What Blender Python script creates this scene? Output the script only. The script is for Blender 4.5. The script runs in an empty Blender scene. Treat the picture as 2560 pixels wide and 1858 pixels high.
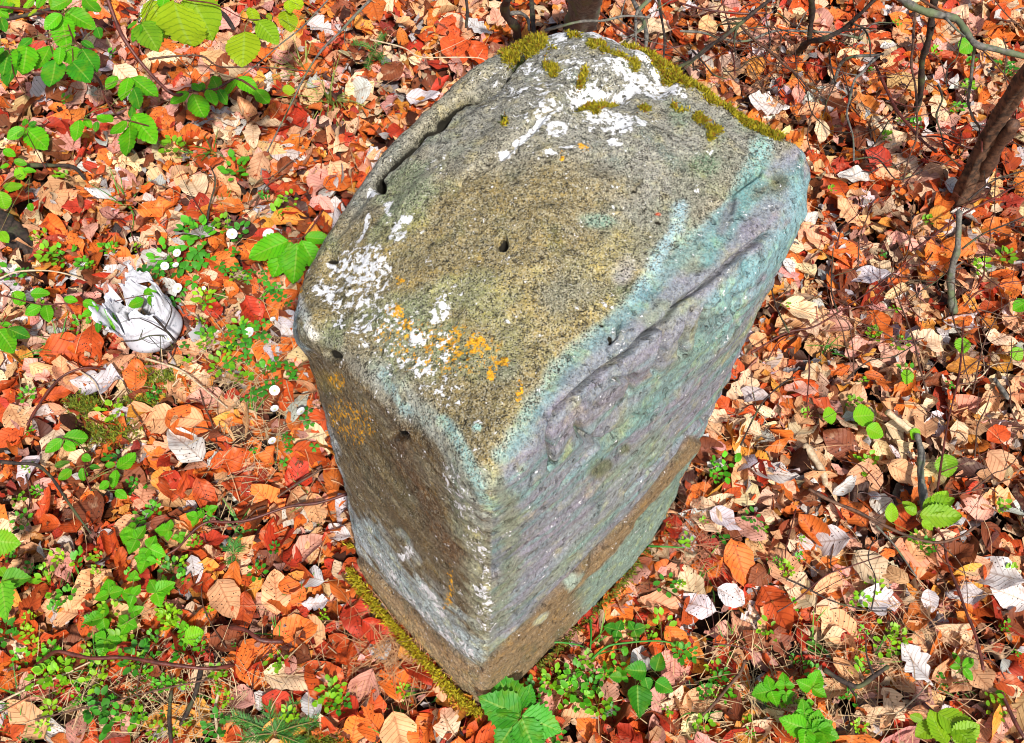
import bpy, math, random
import numpy as np
from mathutils import Vector, Matrix

random.seed(7); rng = np.random.default_rng(7)
S = bpy.context.scene; COL = S.collection
# ------------------------------------------------------------------ camera, light, exposure
CAMH = 1.5; PITCH = math.radians(58.6); FPX = 1000.0
cd = bpy.data.cameras.new('camera'); cam = bpy.data.objects.new('camera', cd); COL.objects.link(cam)
cam.location = (0, 0, CAMH); cam.rotation_euler = (math.pi/2-PITCH, 0, 0)
cd.sensor_width = 36; cd.lens = 36*FPX/1024; cd.clip_start = .05; cd.clip_end = 500
S.camera = cam
SUN_DIR = Vector((.22, -.58, .80)).normalized()          # towards the sun
elev = math.asin(SUN_DIR.z); azim = math.atan2(SUN_DIR.x, SUN_DIR.y)
w = bpy.data.worlds.new('World'); S.world = w; w.use_nodes = True
nt = w.node_tree; bg = nt.nodes['Background']
sky = nt.nodes.new('ShaderNodeTexSky'); sky.sky_type = 'NISHITA'; sky.sun_disc = False
sky.sun_elevation = elev; sky.sun_rotation = azim; sky.air_density = 1.0; sky.dust_density = 3.0; sky.ozone_density = .6
nt.links.new(sky.outputs[0], bg.inputs[0]); bg.inputs[1].default_value = .08
sd = bpy.data.lights.new('sun', 'SUN'); sd.energy = 3.6; sd.angle = math.radians(2.5); sd.color = (1, .95, .88)
sun = bpy.data.objects.new('sun', sd); COL.objects.link(sun)
sun.rotation_euler = (-SUN_DIR).to_track_quat('-Z', 'Y').to_euler()
S.cycles.pixel_filter_type = 'BLACKMAN_HARRIS'; S.cycles.filter_width = 1.05
S.view_settings.view_transform = 'Standard'; S.view_settings.look = 'None'
S.view_settings.exposure = .62; S.view_settings.gamma = 1.0; S.view_settings.use_curve_mapping = False

# ------------------------------------------------------------------ helpers
CP, SP = math.cos(PITCH), math.sin(PITCH)
def P(px, py, z=0.0):
    """the point at height z seen at photograph pixel (1024 x 743)"""
    u = (px-512)/FPX; v = (py-371.5)/FPX
    d = np.array([u, CP-v*SP, -SP-v*CP]); k = (z-CAMH)/d[2]
    return np.array([u*k, d[1]*k, z])
def proj(p):
    x = p[..., 0]; y = p[..., 1]; z = p[..., 2]-CAMH
    dep = y*CP-z*SP; up = y*SP+z*CP
    return 512+FPX*x/dep, 371.5-FPX*up/dep
def pxsize(px, py, n=1.0, z=0.0):
    """metres covered by n pixels at a spot"""
    p = P(px, py, z); return n*(p[1]*CP-(p[2]-CAMH)*SP)/FPX
def _h(ix, iy, iz, seed):
    n = (ix.astype(np.int64)*374761393+iy.astype(np.int64)*668265263+iz.astype(np.int64)*2147483647+seed*974634777) & 0xffffffff
    n = ((n ^ (n >> 13))*1274126177) & 0xffffffff
    n = (n ^ (n >> 16)) & 0xffffff
    return n/float(0xffffff)*2-1
def noise(p, f=1.0, seed=0):
    q = np.asarray(p, float)*f; i = np.floor(q).astype(np.int64); t = q-i; t = t*t*(3-2*t)
    r = 0
    for a in (0, 1):
        for b in (0, 1):
            for c in (0, 1):
                wgt = (t[..., 0] if a else 1-t[..., 0])*(t[..., 1] if b else 1-t[..., 1])*(t[..., 2] if c else 1-t[..., 2])
                r = r+wgt*_h(i[..., 0]+a, i[..., 1]+b, i[..., 2]+c, seed)
    return r
def fbm(p, f, n=4, seed=0, g=.5):
    r = 0; a = 1.0; s = 0
    for k in range(n):
        r = r+a*noise(p, f*2.03**k, seed+k*17); s += a; a *= g
    return r/s
def sstep(a, b, x):
    t = np.clip((x-a)/(b-a), 0, 1); return t*t*(3-2*t)
def ground_z(x, y):
    p = np.stack([np.asarray(x, float), np.asarray(y, float), np.zeros_like(np.asarray(x, float))], -1)
    return .022*fbm(p, 3.2, 3, 91)

def mesh_from(name, V, F, mats=(), smooth=True, uv=None, tint=None, fmat=None):
    """V (n,3), F (m,k) all with k corners"""
    V = np.asarray(V, np.float32); F = np.asarray(F, np.int32)
    me = bpy.data.meshes.new(name); n, k = F.shape
    me.vertices.add(len(V)); me.vertices.foreach_set('co', V.ravel())
    me.loops.add(n*k); me.loops.foreach_set('vertex_index', F.ravel())
    me.polygons.add(n); me.polygons.foreach_set('loop_start', np.arange(0, n*k, k, dtype=np.int32))
    me.polygons.foreach_set('loop_total', np.full(n, k, np.int32))
    if smooth: me.polygons.foreach_set('use_smooth', np.ones(n, bool))
    if fmat is not None: me.polygons.foreach_set('material_index', np.asarray(fmat, np.int32))
    if uv is not None:
        l = me.uv_layers.new(name='UVMap'); l.data.foreach_set('uv', np.asarray(uv, np.float32)[F.ravel()].ravel())
    if tint is not None:
        for nm, arr in tint.items():
            a = me.color_attributes.new(nm, 'FLOAT_COLOR', 'POINT'); a.data.foreach_set('color', np.asarray(arr, np.float32).ravel())
    for m in mats: me.materials.append(m)
    me.update(); me.validate()
    return me
def ob(name, me, parent=None, mw=None, color=None):
    o = bpy.data.objects.new(name, me); COL.objects.link(o)
    if parent is not None:
        o.parent = parent
        base = Matrix.Translation(parent.location)
        o.matrix_local = base.inverted() @ (mw if mw is not None else Matrix.Identity(4))
    elif mw is not None: o.matrix_world = mw
    if color is not None: o.color = (*color[:3], 1)
    return o
def empty(name, loc):
    o = bpy.data.objects.new(name, None); COL.objects.link(o); o.location = tuple(float(c) for c in loc); o.empty_display_size = .03
    return o
USED = {}
def tag(o, label=None, cat=None, group=None, kind=None):
    if label: o['label'] = label; USED[label] = USED.get(label, 0)+1
    if cat: o['category'] = cat
    if group: o['group'] = group
    if kind: o['kind'] = kind
    return o
def grid_faces(nr, nc, wrap=False):
    r = np.arange(nr-1)[:, None]; c = np.arange(nc if wrap else nc-1)[None, :]; c2 = (c+1) % nc
    return np.stack([r*nc+c, r*nc+c2, (r+1)*nc+c2, (r+1)*nc+c], -1).reshape(-1, 4)
def smooth_path(pts, k=4):
    pts = [np.asarray(p, float) for p in pts]
    if len(pts) < 3 : 
        return np.array([pts[0]+(pts[-1]-pts[0])*i/k for i in range(k+1)])
    out = []
    for i in range(len(pts)-1):
        p0 = pts[max(i-1, 0)]; p1 = pts[i]; p2 = pts[i+1]; p3 = pts[min(i+2, len(pts)-1)]
        for j in range(k):
            t = j/k; out.append(.5*((2*p1)+(-p0+p2)*t+(2*p0-5*p1+4*p2-p3)*t*t+(-p0+3*p1-3*p2+p3)*t**3))
    out.append(pts[-1]); return np.array(out)
def tube(path, r0, r1, sides=6, bumpy=.0, seed=0):
    path = np.asarray(path, float); n = len(path); T = np.gradient(path, axis=0); T /= np.linalg.norm(T, axis=1)[:, None]+1e-9
    ref = np.array([0, 0, 1.]) if abs(T[0][2]) < .9 else np.array([1., 0, 0])
    A = np.cross(T, ref); A /= np.linalg.norm(A, axis=1)[:, None]+1e-9; B = np.cross(T, A)
    rad = np.linspace(r0, r1, n)
    if bumpy: rad = rad*(1+bumpy*np.array([math.sin(i*2.1+seed)*.6+math.sin(i*.83+seed*3) for i in range(n)])*.5)
    an = np.arange(sides)/sides*2*math.pi
    V = path[:, None]+rad[:, None, None]*(np.cos(an)[None, :, None]*A[:, None]+np.sin(an)[None, :, None]*B[:, None])
    V = V.reshape(-1, 3); F = grid_faces(n, sides, True)
    V = np.vstack([V, path[:1]-T[:1]*r0*.3, path[-1:]+T[-1:]*r1]); a = len(V)-2; b = len(V)-1
    caps = [[(i+1) % sides, i, a, a] for i in range(sides)]+[[(n-1)*sides+i, (n-1)*sides+(i+1) % sides, b, b] for i in range(sides)]
    return V, np.vstack([F, np.array(caps)])
def join(parts):
    Vs, Fs = [], []; o = 0
    for V, F in parts: Vs.append(V); Fs.append(F+o); o += len(V)
    return np.vstack(Vs), np.vstack(Fs)
def tri_quads(F):
    return F
def mesh_quads(name, V, F, mats, **k):
    """drops doubled corners of cap quads"""
    F = np.asarray(F); deg = F[:, 2] == F[:, 3]
    if deg.any():
        q = F[~deg]; t = F[deg][:, :3]
        tt = np.vstack([t, q[:, [0, 1, 2]], q[:, [0, 2, 3]]])
        return mesh_from(name, V, tt, mats, **k)
    return mesh_from(name, V, F, mats, **k)

# ------------------------------------------------------------------ materials
class NT:
    def __init__(s, name):
        s.m = bpy.data.materials.new(name); s.m.use_nodes = True; s.t = s.m.node_tree; s.n = s.t.nodes; s.b = s.n['Principled BSDF']; s.out = s.n['Material Output']
    def new(s, typ, **kw):
        n = s.n.new(typ)
        for k, v in kw.items(): setattr(n, k, v)
        return n
    def L(s, a, b): s.t.links.new(a, b)
    def val(s, sock, v):
        if hasattr(v, 'is_output'): s.L(v, sock)
        else: sock.default_value = v
    def math(s, op, a, b=0.0, clamp=False):
        n = s.new('ShaderNodeMath', operation=op, use_clamp=clamp); s.val(n.inputs[0], a); s.val(n.inputs[1], b); return n.outputs[0]
    def mix(s, f, a, b, blend='MIX'):
        n = s.new('ShaderNodeMix', data_type='RGBA', blend_type=blend); s.val(n.inputs[0], f)
        s.val(n.inputs[6], a if hasattr(a, 'is_output') else (*a, 1)); s.val(n.inputs[7], b if hasattr(b, 'is_output') else (*b, 1)); return n.outputs[2]
    def noise(s, vec, scale, detail=3, rough=.55, dist=0.0):
        n = s.new('ShaderNodeTexNoise'); s.L(vec, n.inputs['Vector']); n.inputs['Scale'].default_value = scale
        n.inputs['Detail'].default_value = detail; n.inputs['Roughness'].default_value = rough; n.inputs['Distortion'].default_value = dist; return n.outputs[0]
    def ramp(s, f, a, b):
        n = s.new('ShaderNodeMapRange', interpolation_type='SMOOTHSTEP'); s.val(n.inputs[0], f); n.inputs[1].default_value = a; n.inputs[2].default_value = b; return n.outputs[0]
    def bump(s, h, strength, dist, normal=None):
        n = s.new('ShaderNodeBump'); n.inputs['Strength'].default_value = strength; n.inputs['Distance'].default_value = dist; s.L(h, n.inputs['Height'])
        if normal is not None: s.L(normal, n.inputs['Normal'])
        return n.outputs[0]
    def coord(s, which='Object'): return s.new('ShaderNodeTexCoord').outputs[which]

def mat_leaf(name, per_object, green=False, trans=.12, spots=True):
    k = NT(name)
    if per_object: tint = k.new('ShaderNodeObjectInfo').outputs['Color']
    else: tint = k.new('ShaderNodeAttribute', attribute_name='tint').outputs['Color']
    uvn = k.new('ShaderNodeUVMap', uv_map='UVMap').outputs[0]
    sep = k.new('ShaderNodeSeparateXYZ'); k.L(uvn, sep.inputs[0])
    u = k.math('ABSOLUTE', k.math('SUBTRACT', sep.outputs[0], .5)); v = sep.outputs[1]
    ph = k.math('SUBTRACT', k.math('MULTIPLY', v, 9.0 if not green else 8.0), k.math('MULTIPLY', u, 3.6))
    pp = k.math('PINGPONG', ph, .5)
    vein = k.math('SUBTRACT', 1.0, k.ramp(pp, .0, .16)); mid = k.math('SUBTRACT', 1.0, k.ramp(u, .012, .05))
    oc = k.coord('Object')
    geo = k.new('ShaderNodeNewGeometry').outputs['Position']
    n1 = k.noise(geo, 55, 3); n2 = k.noise(geo, 420, 2)
    if green:
        c = k.mix(k.math("MULTIPLY", vein, .5), tint, k.mix(1.0, tint, (.30, .48, .35), 'MULTIPLY'))
        c = k.mix(k.math('MULTIPLY', mid, .5), c, (.35, .55, .08))
        c = k.mix(k.ramp(n1, .45, .75), c, k.mix(.35, c, (.30, .42, .01)))
    else:
        dark = k.mix(1.0, tint, (.50, .36, .28), 'MULTIPLY')
        c = k.mix(k.math('MULTIPLY', vein, .55), tint, dark)
        c = k.mix(k.math('MULTIPLY', mid, .6), c, dark)
        c = k.mix(k.ramp(n1, .50, .72), c, k.mix(.6, c, dark))
        c = k.mix(k.ramp(n1, .42, .25), c, k.mix(.25, c, (.85, .62, .38)))
        if spots:
            vo = k.new('ShaderNodeTexVoronoi'); k.L(geo, vo.inputs['Vector']); vo.inputs['Scale'].default_value = 190
            sp = k.math('MULTIPLY', k.math('SUBTRACT', 1.0, k.ramp(vo.outputs['Distance'], .17, .24)), k.ramp(k.noise(geo, 30, 2), .47, .54))
            c = k.mix(sp, c, (.035, .012, .006))
    hgt = k.math('ADD', k.math('MULTIPLY', vein, -.5 if green else .5), k.math('MULTIPLY', n2, .5))
    nb = k.bump(hgt, .6, .0012)
    k.L(c, k.b.inputs['Base Color']); k.b.inputs['Roughness'].default_value = .5 if green else .6
    k.b.inputs['Specular IOR Level'].default_value = .35; k.L(nb, k.b.inputs['Normal'])
    tr = k.new('ShaderNodeBsdfTranslucent'); k.L(c, tr.inputs[0])
    mx = k.new('ShaderNodeMixShader'); mx.inputs[0].default_value = trans
    k.L(k.b.outputs[0], mx.inputs[1]); k.L(tr.outputs[0], mx.inputs[2]); k.L(mx.outputs[0], k.out.inputs[0])
    return k.m
def mat_bark(name, a, b, rough=.8, scale=120, green=None):
    k = NT(name); oc = k.new('ShaderNodeNewGeometry').outputs['Position']; n = k.noise(oc, scale, 4, .6)
    c = k.mix(k.ramp(n, .35, .65), a, b)
    if green: c = k.mix(k.ramp(k.noise(oc, 22, 3), .5, .65), c, green)
    k.L(c, k.b.inputs['Base Color']); k.b.inputs['Roughness'].default_value = rough; k.L(k.bump(n, .7, .002), k.b.inputs['Normal']); return k.m
def mat_tint(name, trans=.25, rough=.6):
    k = NT(name); a = k.new('ShaderNodeAttribute', attribute_name='tint').outputs['Color']; k.L(a, k.b.inputs['Base Color']); k.b.inputs['Roughness'].default_value = rough
    tr = k.new('ShaderNodeBsdfTranslucent'); k.L(a, tr.inputs[0]); mx = k.new('ShaderNodeMixShader'); mx.inputs[0].default_value = trans
    k.L(k.b.outputs[0], mx.inputs[1]); k.L(tr.outputs[0], mx.inputs[2]); k.L(mx.outputs[0], k.out.inputs[0]); return k.m

M_dead = mat_leaf('dead_leaf', False); M_dead1 = mat_leaf('dead_leaf_single', True)
M_green = mat_leaf('green_leaf', True, True, .38)
M_tint = mat_tint('tinted_plant'); M_moss = mat_tint('moss_tips', .3, .8); M_straw = mat_tint('straw', .1, .7)
M_red = mat_bark('reddish_bark', (.055, .012, .008), (.14, .032, .02), .5, 90)
M_dark = mat_bark('dark_bark', (.014, .009, .007), (.05, .03, .022), .8, 160, (.07, .08, .03))
M_brown = mat_bark('brown_twig', (.05, .022, .013), (.14, .065, .035), .7, 140)
M_grey = mat_bark('grey_bark', (.07, .066, .058), (.19, .175, .15), .75, 130, (.12, .15, .07))
M_stump = mat_bark('split_bark', (.028, .016, .010), (.17, .085, .045), .85, 75)
M_pale = mat_bark('pale_stalk', (.42, .30, .18), (.62, .48, .32), .7, 160)
M_greenstem = mat_bark('green_stem', (.10, .20, .03), (.22, .10, .04), .6, 120)

def mat_soil():
    k = NT('forest_soil'); oc = k.coord('Object'); n = k.noise(oc, 30, 6, .65)
    c = k.mix(k.ramp(n, .35, .7), (.010, .005, .003), (.07, .03, .015)); c = k.mix(k.ramp(k.noise(oc, 7, 4), .52, .7), c, (.22, .09, .035))
    k.L(c, k.b.inputs['Base Color']); k.b.inputs['Roughness'].default_value = .95; k.L(k.bump(n, 1.0, .01), k.b.inputs['Normal']); return k.m
M_soil = mat_soil()

def mat_stone():
    k = NT('lichened_sandstone'); oc0 = k.coord('Object'); m0 = k.new('ShaderNodeMapping'); m0.inputs['Scale'].default_value = (1, 1, .62); k.L(oc0, m0.inputs['Vector']); oc = m0.outputs[0]
    mp = k.new('ShaderNodeMapping'); mp.inputs['Scale'].default_value = (1, 1, .8); k.L(oc, mp.inputs['Vector']); lay = mp.outputs[0]
    col = k.new('ShaderNodeAttribute', attribute_name='base').outputs['Color']
    ma = k.new('ShaderNodeAttribute', attribute_name='mask'); sp = k.new('ShaderNodeSeparateColor'); k.L(ma.outputs['Color'], sp.inputs[0])
    white, orange, dark = sp.outputs[0], sp.outputs[1], sp.outputs[2]; topm = ma.outputs['Alpha']
    g1 = k.noise(oc, 640, 3, .75); g2 = k.noise(lay, 250, 4, .7); g3 = k.noise(oc, 46, 5, .65)
    vg = k.new('ShaderNodeTexVoronoi'); k.L(oc0, vg.inputs['Vector']); vg.inputs['Scale'].default_value = 900
    vs_ = k.new('ShaderNodeSeparateColor'); k.L(vg.outputs['Color'], vs_.inputs[0]); cell, cell2 = vs_.outputs[0], vs_.outputs[1]
    # mottling of the stone itself
    c = k.mix(k.ramp(g3, .50, .72), col, k.mix(1.0, col, (1.45, 1.30, .85), 'MULTIPLY'))
    c = k.mix(k.ramp(k.noise(lay, 24, 4, .6), .52, .70), c, k.mix(1.0, c, (.62, .74, .74), 'MULTIPLY'))
    amt = k.math('ADD', .60, k.math('MULTIPLY', topm, .40))
    c = k.mix(k.math('MULTIPLY', amt, k.ramp(g2, .50, .66)), c, k.mix(1.0, c, (1.5, 1.5, 1.45), 'MULTIPLY'))
    c = k.mix(k.math('MULTIPLY', amt, k.ramp(g2, .48, .36)), c, k.mix(1.0, c, (.45, .42, .40), 'MULTIPLY'))
    # dark grains, denser on top
    gr = k.math('MULTIPLY', k.ramp(k.math('ADD', cell, k.math('MULTIPLY', g2, .6)), .62, .50), k.math('ADD', .20, k.math('MULTIPLY', topm, .68)))
    c = k.mix(gr, c, (.030, .028, .020))
    br = k.math('MULTIPLY', k.ramp(k.math('SUBTRACT', cell2, k.math('MULTIPLY', g2, .3)), .52, .62), k.math('ADD', .16, k.math('MULTIPLY', topm, .44)))
    c = k.mix(br, c, k.mix(.45, c, (.78, .74, .56)))
    # orange and white crusts
    on = k.noise(oc, 210, 4, .7)
    om = k.ramp(k.math('ADD', orange, k.math('MULTIPLY', k.math('SUBTRACT', on, .5), 4.0)), .50, .58)
    om = k.math('MULTIPLY', om, k.ramp(orange, .10, .25)); c = k.mix(om, c, k.mix(k.ramp(g1, .4, .6), (.55, .22, .01), (.85, .48, .03)))
    wn = k.math('ADD', k.math('MULTIPLY', k.noise(oc, 190, 4, .7, .2), .65), k.math('MULTIPLY', k.noise(oc, 62, 3, .6), .35))
    wm = k.ramp(k.math('ADD', white, k.math('MULTIPLY', k.math('SUBTRACT', wn, .5), 4.2)), .50, .56)
    c = k.mix(wm, c, k.mix(k.ramp(g2, .4, .6), (.58, .59, .60), (.84, .84, .86)))
    dm = k.ramp(k.math('ADD', dark, k.math('MULTIPLY', k.math('SUBTRACT', wn, .5), .8)), .42, .6)
    c = k.mix(dm, c, (.016, .014, .009))
    k.L(c, k.b.inputs['Base Color']); k.b.inputs['Roughness'].default_value = .88; k.b.inputs['Specular IOR Level'].default_value = .25
    pit = k.ramp(k.noise(oc, 95, 3, .6), .40, .33); c = k.mix(k.math('MULTIPLY', pit, .5), c, k.mix(1.0, c, (.3, .28, .25), 'MULTIPLY')); k.L(c, k.b.inputs['Base Color'])
    h = k.math('ADD', k.math('ADD', k.math('MULTIPLY', pit, -1.5), k.math('ADD', k.math('MULTIPLY', g1, .5), k.math('MULTIPLY', g2, 1.0))), k.math('ADD', k.math('MULTIPLY', wm, .6), k.math('MULTIPLY', g3, 1.2)))
    k.L(k.bump(h, .8, .0017), k.b.inputs['Normal']); return k.m
M_stone = mat_stone()

# ------------------------------------------------------------------ ground sheet
def build_ground():
    n = 140; a = np.linspace(-1, 1, n); g = np.sign(a)*(np.abs(a)**4*120+np.abs(a)*3.0)
    X, Y = np.meshgrid(g, g+1.2); Z = ground_z(X, Y)-.012
    me = mesh_from('ground', np.stack([X, Y, Z], -1).reshape(-1, 3), grid_faces(n, n), [M_soil])
    tag(ob('ground', me), kind='structure')
build_ground()

# ------------------------------------------------------------------ the boundary stone
def seg_dist(X, Y, pts):
    best = np.full(X.shape, 1e9); 
    for (x0, y0), (x1, y1) in zip(pts[:-1], pts[1:]):
        dx, dy = x1-x0, y1-y0; t = np.clip(((X-x0)*dx+(Y-y0)*dy)/(dx*dx+dy*dy+1e-9), 0, 1)
        best = np.minimum(best, np.hypot(X-x0-t*dx, Y-y0-t*dy))
    return best
def blob(X, Y, cx, cy, rx, ry, ang=0, soft=.5):
    a = math.radians(ang); dx = X-cx; dy = Y-cy; u = (dx*math.cos(a)+dy*math.sin(a))/rx; v = (-dx*math.sin(a)+dy*math.cos(a))/ry
    return 1-sstep(1-soft, 1+soft, np.hypot(u, v))
TOPPX = [(268, 300, .72, .045), (398, 112, .765, .05), (494, 32, .79, .03), (562, 14, .80, .03), (630, 26, .80, .03), (764, 109, .80, .06), (862, 176, .78, .075), (486, 487, .806, .028)]
BOTPX = [(352, 572), None, None, None, None, None, (668, 531), (485, 716)]
T = np.array([P(x, y, z) for x, y, z, r in TOPPX]); rad = [t[3] for t in TOPPX]
B3 = {i: P(*BOTPX[i], 0.0) for i in (0, 6, 7)}
A = np.array([[T[0][0], T[0][1], 1], [T[6][0], T[6][1], 1], [T[7][0], T[7][1], 1]])
AX = np.linalg.solve(A, np.array([B3[0][:2], B3[6][:2], B3[7][:2]]))
Bt = np.array([[*(np.array([t[0], t[1], 1]) @ AX), -.06] for t in T])
def cut(Pt, Q, rr):
    o1, o2 = [], []; n = len(Pt)
    for i in range(n):
        for j in (i-1, (i+1) % n):
            L = np.linalg.norm(Pt[j][:2]-Pt[i][:2]); f = min(rr[i]/L, .45)
            o1.append(Pt[i]+(Pt[j]-Pt[i])*f); o2.append(Q[i]+(Q[j]-Q[i])*f*.7)
    return np.array(o1), np.array(o2)
def chaikin(Pt):
    n = len(Pt); out = []
    for i in range(n):
        a, b = Pt[i], Pt[(i+1) % n]; out += [a*.75+b*.25, a*.25+b*.75]
    return np.array(out)
tc, bc = cut(T, Bt, rad)
for _ in range(2): tc, bc = chaikin(tc), chaikin(bc)
NC = 660
def resample2(a, b, n):
    a2 = np.vstack([a, a[:1]]); b2 = np.vstack([b, b[:1]]); d = np.r_[0, np.cumsum(np.linalg.norm(np.diff(a2, axis=0), axis=1))]
    s = np.linspace(0, d[-1], n, endpoint=False)
    return np.stack([np.interp(s, d, a2[:, i]) for i in range(3)], 1), np.stack([np.interp(s, d, b2[:, i]) for i in range(3)], 1)
tc, bc = resample2(tc, bc, NC)
cen = T.mean(0); cen[2] = .815
R = .034+.012*noise(tc*1.0, 6, 5)
NS, NA, NK = 240, 30, 190
toc = cen[None]-tc; toc[:, 2] = 0; dist = np.linalg.norm(toc, axis=1); toc /= dist[:, None]
rows = []
for i in range(NS):
    t = i/NS; q = bc+(tc-np.array([0, 0, 1])*R[:, None]-bc)*t; rows.append(q)
for i in range(NA):
    f = i/NA*math.pi/2; rows.append(tc+toc*(R*(1-math.cos(f)))[:, None]-np.array([0, 0, 1])*(R*(1-math.sin(f)))[:, None])
for i in range(NK):
    kf = i/(NK-1)*.998; s0 = tc+toc*R[:, None]; q = s0+(cen-s0)*kf; q[:, 2] = s0[:, 2]+(cen[2]-s0[:, 2])*(1-(1-kf)**2); rows.append(q)
G = np.array(rows); NR = len(G)
def normals(G):
    du = np.roll(G, -1, 1)-np.roll(G, 1, 1); dv = np.gradient(G, axis=0); n = np.cross(du, dv); n /= np.linalg.norm(n, axis=2)[..., None]+1e-12
    return n
Nn = normals(G); mid = G.reshape(-1, 3).mean(0)
if (Nn[NS//2]*(G[NS//2]-mid)).sum() < 0: Nn = -Nn
PX, PY = proj(G)
view = np.array([0, 0, CAMH])-G; view /= np.linalg.norm(view, axis=2)[..., None]
vis = ((Nn*view).sum(2) > -.05).astype(float)
isTop = np.zeros(G.shape[:2]); isTop[NS+NA//2:] = 1
rowi = np.arange(NR)[:, None]*np.ones((1, NC)); topw = sstep(NS-4, NS+NA, rowi)
RIGHT = (1-topw)*sstep(-.1, .25, Nn[..., 0])*vis; LEFT = (1-topw)*sstep(.1, -.25, Nn[..., 0])*vis
disp = .0075*fbm(G, 9, 4, 3)+.0022*fbm(G, 55, 3, 8)
lay = G*np.array([1, 1, 4.5]); disp += (1-topw)*(.0020*fbm(lay, 14, 3, 12))+.0012*fbm(G, 130, 2, 14)
wob = 3.0*fbm(G, 40, 3, 33); wob2 = 3.0*fbm(G, 40, 3, 44); X = PX+wob; Y = PY+wob2
# fissure that splits a slab off the far left edge
crack = [(523, 52), (517, 58), (504, 71), (498, 82), (481, 92), (460, 99), (452, 105), (437, 126), (425, 132), (414, 144), (401, 156), (384, 170), (376, 180)]
cdist = seg_dist(X, Y, crack); wide = 4.4+5.5*np.exp(-((PX-440)/17)**2)+1.5*np.exp(-((PX-400)/12)**2)+3*np.exp(-((PX-478)/8)**2)
cm = (1-sstep(wide*.45, wide*1.05, cdist))*vis; disp -= .022*cm
side = sstep(0, 6, (-(PX-523)*.64-(PY-52)*.77+ (0)))  # rough outer side of the fissure line
# pits, dark pockets
pits = [(501, 242, 5.5, 7.5, .013), (378, 186, 6, 6.5, .013), (491, 163, 2.5, 3.2, .005), (503, 119, 3, 4.5, .004), (635, 190, 3, 2.5, .006), (640, 192, 2, 2, .005), (660, 220, 3, 2.5, .006),
        (331, 261, 5, 2.5, .006), (604, 323, 3, 2.5, .007), (612, 337, 2.5, 4, .007), (398, 436, 9, 4, .010), (333, 355, 8, 5, .008), (482, 173, 2, 1.5, .004), (516, 150, 2, 1.5, .004)]
pm = np.zeros_like(disp)
for cx, cy, rx, ry, dp in pits:
    m_ = blob(X, Y, cx, cy, rx, ry, 0, .35)*vis; disp -= dp*m_; pm = np.maximum(pm, m_*(.75 if dp > .0055 else .55))
# scratch and furrow on top
fur = [(458, 185), (474, 172), (490, 160), (505, 148), (530, 128), (548, 110), (580, 100), (620, 92)]
disp -= .005*(1-sstep(2, 7, seg_dist(X, Y, fur)))*vis
hol = [(575, 95), (590, 85), (610, 88), (640, 75), (660, 78)]
disp -= .010*(1-sstep(5, 20, seg_dist(X, Y, hol)))*vis
disp += .010*blob(X, Y, 600, 62, 45, 22, 20, .6)*vis
# weathered carving on the right face
def Z1(l): return [(540+x*.1944, 160+y*.1944) for x, y in l]
carve = [(Z1([(640, 830), (540, 900), (480, 980), (330, 1080), (200, 1190), (90, 1290), (50, 1400), (60, 1500), (55, 1590)]), 3.6, .013),
         (Z1([(330, 1310), (250, 1335), (222, 1400), (255, 1450)]), 4.0, .006), (Z1([(250, 1450), (330, 1470), (440, 1400), (500, 1330)]), 3.0, .006),
         (Z1([(400, 1145), (470, 1150), (510, 1140), (490, 1220)]), 3.2, .008), (Z1([(1190, 370), (1090, 430), (960, 540), (850, 640), (720, 720), (650, 820)]), 3.2, .010),
         (Z1([(600, 860), (650, 850), (660, 920), (640, 1000), (600, 1100)]), 3.5, .008), (Z1([(800, 770), (770, 860), (735, 960), (720, 1000)]), 3.0, .008), (Z1([(870, 760), (850, 860), (800, 960)]), 3.5, .006),
         (Z1([(860, 1330), (760, 1420), (660, 1510), (560, 1600), (440, 1720)]), 1.8, .007), (Z1([(290, 1500), (200, 1590), (120, 1680)]), 1.8, .004),
         (Z1([(420, 820), (400, 900), (360, 940)]), 1.6, .005), (Z1([(1130, 60), (1000, 160), (990, 260)]), 3, .004)]
carvm = np.zeros_like(disp)
for pts, wd, dp in carve:
    m_ = (1-sstep(wd*.2, wd*1.3, seg_dist(PX+wob*.5, PY+wob2*.5, pts)))*vis; disp -= 1.5*dp*m_; carvm = np.maximum(carvm, m_)
inside = blob(PX, PY, 603, 403, 62, 26, -42, .3)*RIGHT; disp -= .006*inside
chip = np.maximum(blob(PX, PY, 728, 305, 34, 13, -58, .5), blob(PX, PY, 752, 262, 18, 9, -55, .5))*vis
disp += chip*(.012*fbm(G, 70, 3, 71)-.004)
# ledge: the foot of the stone stands proud
bandR = np.interp(PX, [480, 560, 610, 660, 690], [668, 588, 540, 478, 440]); bandL = np.interp(PX, [340, 392, 433, 480], [535, 592, 632, 668])
band = np.where(PX > 483, bandR, bandL); below = sstep(-1.5, 2.0, PY+wob*.5-band)*vis*(1-topw)
disp += below*.004-.003*np.exp(-((PY+wob*.6-band+1)/2.2)**2)*vis*(1-topw)
top_bump = .006*fbm(G, 26, 3, 61)*topw; disp += top_bump
# lump at the left corner
disp += .008*blob(X, Y, 312, 330, 14, 20, 20, .6)*vis
fade = np.ones((NR, 1)); fade[-12:, 0] = np.linspace(1, .3, 12)
Gd = G+Nn*(disp*fade)[..., None]
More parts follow.
